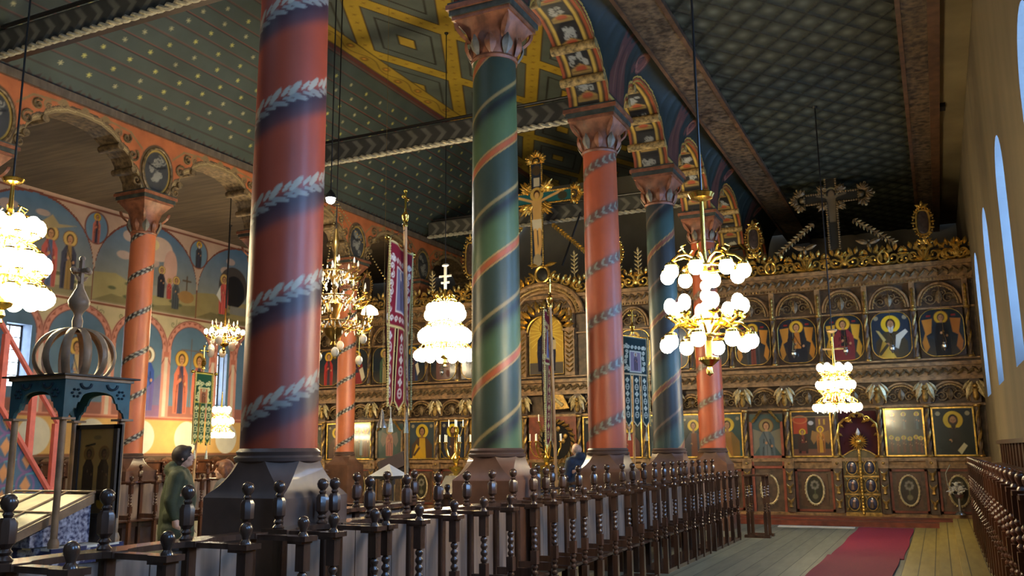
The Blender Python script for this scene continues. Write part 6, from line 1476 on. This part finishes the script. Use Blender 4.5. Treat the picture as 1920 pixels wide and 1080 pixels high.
def person(loc,head_dir,label,H=1.72,hair='hair_dark',jacket='jacket_green',look=0.12,lean=0.0,bob=False,armL=None,armR=None,hood=False,bald=False,collar=None,long=.8):
    """local frame: +y forwards, +x to the person's right side, z up"""
    k=H/1.75; t=thing('person',label,'person',loc,None,math.atan2(head_dir[1],head_dir[0])-PI/2)
    def V(x,y,z): 
        zz=z-.95; l=lean if zz>0 else 0; return Vector((x,y+zz*math.sin(l),.95+zz*math.cos(l) if zz>0 else z))*k
    sh={s:V(.19*s,0,1.42) for s in(-1,1)}
    arms={}
    for s,cu in((1,armR),(-1,armL)):
        e,w=cu if cu else ((.25*s,-.03,1.12),(.26*s,.06,.88)); arms[s]=(sh[s],V(*e),V(*w))
    b=MB(); hc=V(0,.035,1.635)
    # head: skull, jaw, brow, nose, lips, chin, ears
    m0=len(b.v); b.ball((0,0,0),.1,20,0,(.78,.98,1.14)); b.ball((0,.018,-.045),.075,16,0,(.82,.95,1.05)); b.ball((0,.066,-.09),.026,10,0,(1.1,.9,.8)); b.ball((0,.08,.025),.03,10,0,(1.7,.5,.5))
    limb(b,[(0,.09,.015),(0,.108,-.022),(0,.1,-.03)],[.009,.014,.012],8); b.ball((0,.09,-.058),.017,8,0,(1.3,.6,.5)); b.ball((0,.088,-.066),.016,8,0,(1.2,.6,.5))
    for s in(-1,1):
        b.ball((.079*s,-.005,-.01),.024,10,0,(.45,.8,1.25)); b.ball((.045*s,.06,-.03),.026,10,0,(1,.8,.9))
    hm=Matrix.Translation(hc)@Matrix.Rotation(look-lean*.3,4,'X'); b.xf(hm*1 if False else hm,m0)
    limb(b,[V(0,-.01,1.44),V(0,.015,1.56)],[.062,.058])
    limb(b,[V(0,0,.95),V(0,.01,1.12),V(0,.0,1.3),V(0,-.005,1.42)],[.13,.12,.135,.09])
    limb(b,[sh[-1],V(0,-.01,1.42),sh[1]],[.062,.075,.062]); limb(b,[V(-.1,0,1.28),V(.1,0,1.28)],[.12,.12])
    for s in(-1,1):
        a,e,w=arms[s]; limb(b,[a,e,w],[.055,.042,.028]); d=(w-e).normalized(); hand(b,w,d,Vector((0,1,0)) if abs(d.y)<.8 else Vector((-s,0,0)),Vector((-s,0,0)) if abs(d.y)<.8 else Vector((0,0,-1)))
        limb(b,[V(.09*s,0,.93),V(.1*s,.02,.5),V(.1*s,-.01,.09)],[.095,.062,.045]); limb(b,[V(.1*s,-.03,.05),V(.1*s,.14,.035)],[.04,.03])
    body=fused(b,'body','skin',t,.0085)
    # face details
    for s in(-1,1):
        e=MB().ball((.032*s,.083,.008),.011,8,0,(1.2,.5,.6)); e.xf(hm); e.obj('eye','hair_dark').parent=t
        e=MB().tube([(.017*s,.092,.03),(.034*s,.09,.036),(.05*s,.078,.03)],.005,5); e.xf(hm); e.obj('eyebrow',hair if not bald else 'hair_grey').parent=t
    e=MB().tube([(-.022,.093,-.062),(0,.104,-.061),(.022,.093,-.062)],.005,5); e.xf(hm); e.obj('mouth','lips').parent=t
    h=MB()
    if bald:
        h.ball((0,-.03,-.005),.092,18,0,(.98,.88,.95))
    else:
        h.ball((0,-.014,.022),.112,20,0,(.84,.98,1.05)); h.ball((0,-.055,-.04),.075,14,0,(1.05,.85,1.2)); h.ball((0,.06,.085),.05,12,0,(1.2,.9,.6))
        if bob:
            for s in(-1,1): limb(h,[(.07*s,-.015,.04),(.083*s,-.03,-.04),(.078*s,-.035,-.12)],[.035,.034,.025])
            limb(h,[(-.05,-.07,0),(-.04,-.085,-.12)],[.05,.045]); limb(h,[(.05,-.07,0),(.04,-.085,-.12)],[.05,.045]); limb(h,[(-.05,.075,.07),(.05,.075,.07)],[.026,.026])
    h.xf(hm); fused(h,'hair','hair_grey' if bald else hair,t,.009,4)
    j=MB(); hem=long
    limb(j,[V(0,.0,hem),V(0,.0,1.0),V(0,.01,1.2),V(0,.0,1.38)],[.195,.185,.19,.15],20); limb(j,[V(-.11,0,1.34),V(.11,0,1.34)],[.135,.135]); limb(j,[V(-.11,0,1.0),V(.11,0,1.0)],[.15,.15]); limb(j,[V(-.11,0,hem+.05),V(.11,0,hem+.05)],[.155,.155])
    limb(j,[sh[-1],V(0,-.01,1.43),sh[1]],[.095,.1,.095]); 
    for s in(-1,1):
        a,e,w=arms[s]; limb(j,[a,e,e.lerp(w,.9)],[.092,.074,.055]); 
        for f in(.3,.6,.9): j.ball(a.lerp(e,f),.09-.012*f,12)
    limb(j,[V(-.05,.0,1.46),V(.05,.0,1.46)],[.085,.085]); 
    if hood: limb(j,[V(-.09,-.04,1.47),V(0,-.085,1.5),V(.09,-.04,1.47)],[.065,.08,.065]); limb(j,[V(-.09,.03,1.49),V(0,.07,1.47),V(.09,.03,1.49)],[.045,.045,.045]); limb(j,[V(-.05,-.07,1.54),V(.05,-.07,1.54)],[.055,.055])
    fused(j,'jacket',jacket,t,.014,4)
    z=MB()
    for q in range(12): z.ball(V(0,.2-.0*q,.85+.045*q),.008,6)
    if collar: 
        c=MB(); limb(c,[V(-.07,.0,1.5),V(0,.07,1.47),V(.07,0,1.5),V(0,-.08,1.52),V(-.07,.0,1.5)],[.04]*5); fused(c,'collar',collar,t,.012)
    tr=MB()
    for s in(-1,1): limb(tr,[V(.09*s,0,.95),V(.1*s,.02,.5),V(.1*s,-.01,.08)],[.12,.088,.07])
    fused(tr,'trousers','trousers',t,.015)
    for s in(-1,1):
        sm=MB(); limb(sm,[V(.1*s,-.05,.055),V(.1*s,.05,.055),V(.1*s,.17,.045)],[.052,.05,.04]); fused(sm,'shoe','shoe',t,.012)
    return t
mat('lips',(168,96,84),.5,var=.05)
Rh=Vector((R_.x,R_.y,0)).normalized(); Fh=Vector((F_.x,F_.y,0)).normalized()
def ground(px,py,d): p=at(px,py,d); return (p.x,p.y,0)
person(ground(338,850,9.9),Rh*.95+Fh*.25,'person in a dark green hooded jacket standing in profile, facing right and looking up',1.74,'hair_dark','jacket_green',.16,0.0,armR=((.25,-.05,1.17),(.25,.0,.99)),armL=((-.25,.0,1.13),(-.24,.08,.9)),hood=True)
person(ground(425,885,11.0),-Rh*.95-Fh*.1,'person with a brown bob beside the nearest red column, facing left',1.56,'hair_brown','jacket_grey',.02,0.0,bob=True,collar='cloth_white')
person(ground(1088,840,16.6),-Rh*.55+Fh*.85,'person with cropped grey hair in a dark navy jacket behind the orange column',1.8,'hair_grey','jacket_navy',-.25,.12,bald=True,armR=((.27,.05,1.16),(.2,.25,1.05)),armL=((-.27,.05,1.16),(-.2,.25,1.05)),hood=True)
# ================================================================== RENDER LOOK
SC.cycles.use_denoising=True; SC.cycles.max_bounces=6; SC.cycles.diffuse_bounces=3; SC.cycles.glossy_bounces=3; SC.cycles.caustics_reflective=False; SC.cycles.caustics_refractive=False
vs=SC.view_settings; vs.view_transform='Standard'; vs.look='None'; vs.exposure=1.12; vs.gamma=1.0; vs.use_curve_mapping=False
w=bpy.data.worlds.new('world'); SC.world=w; w.use_nodes=True; w.node_tree.nodes['Background'].inputs[0].default_value=(.5,.7,1,1); w.node_tree.nodes['Background'].inputs[1].default_value=.5
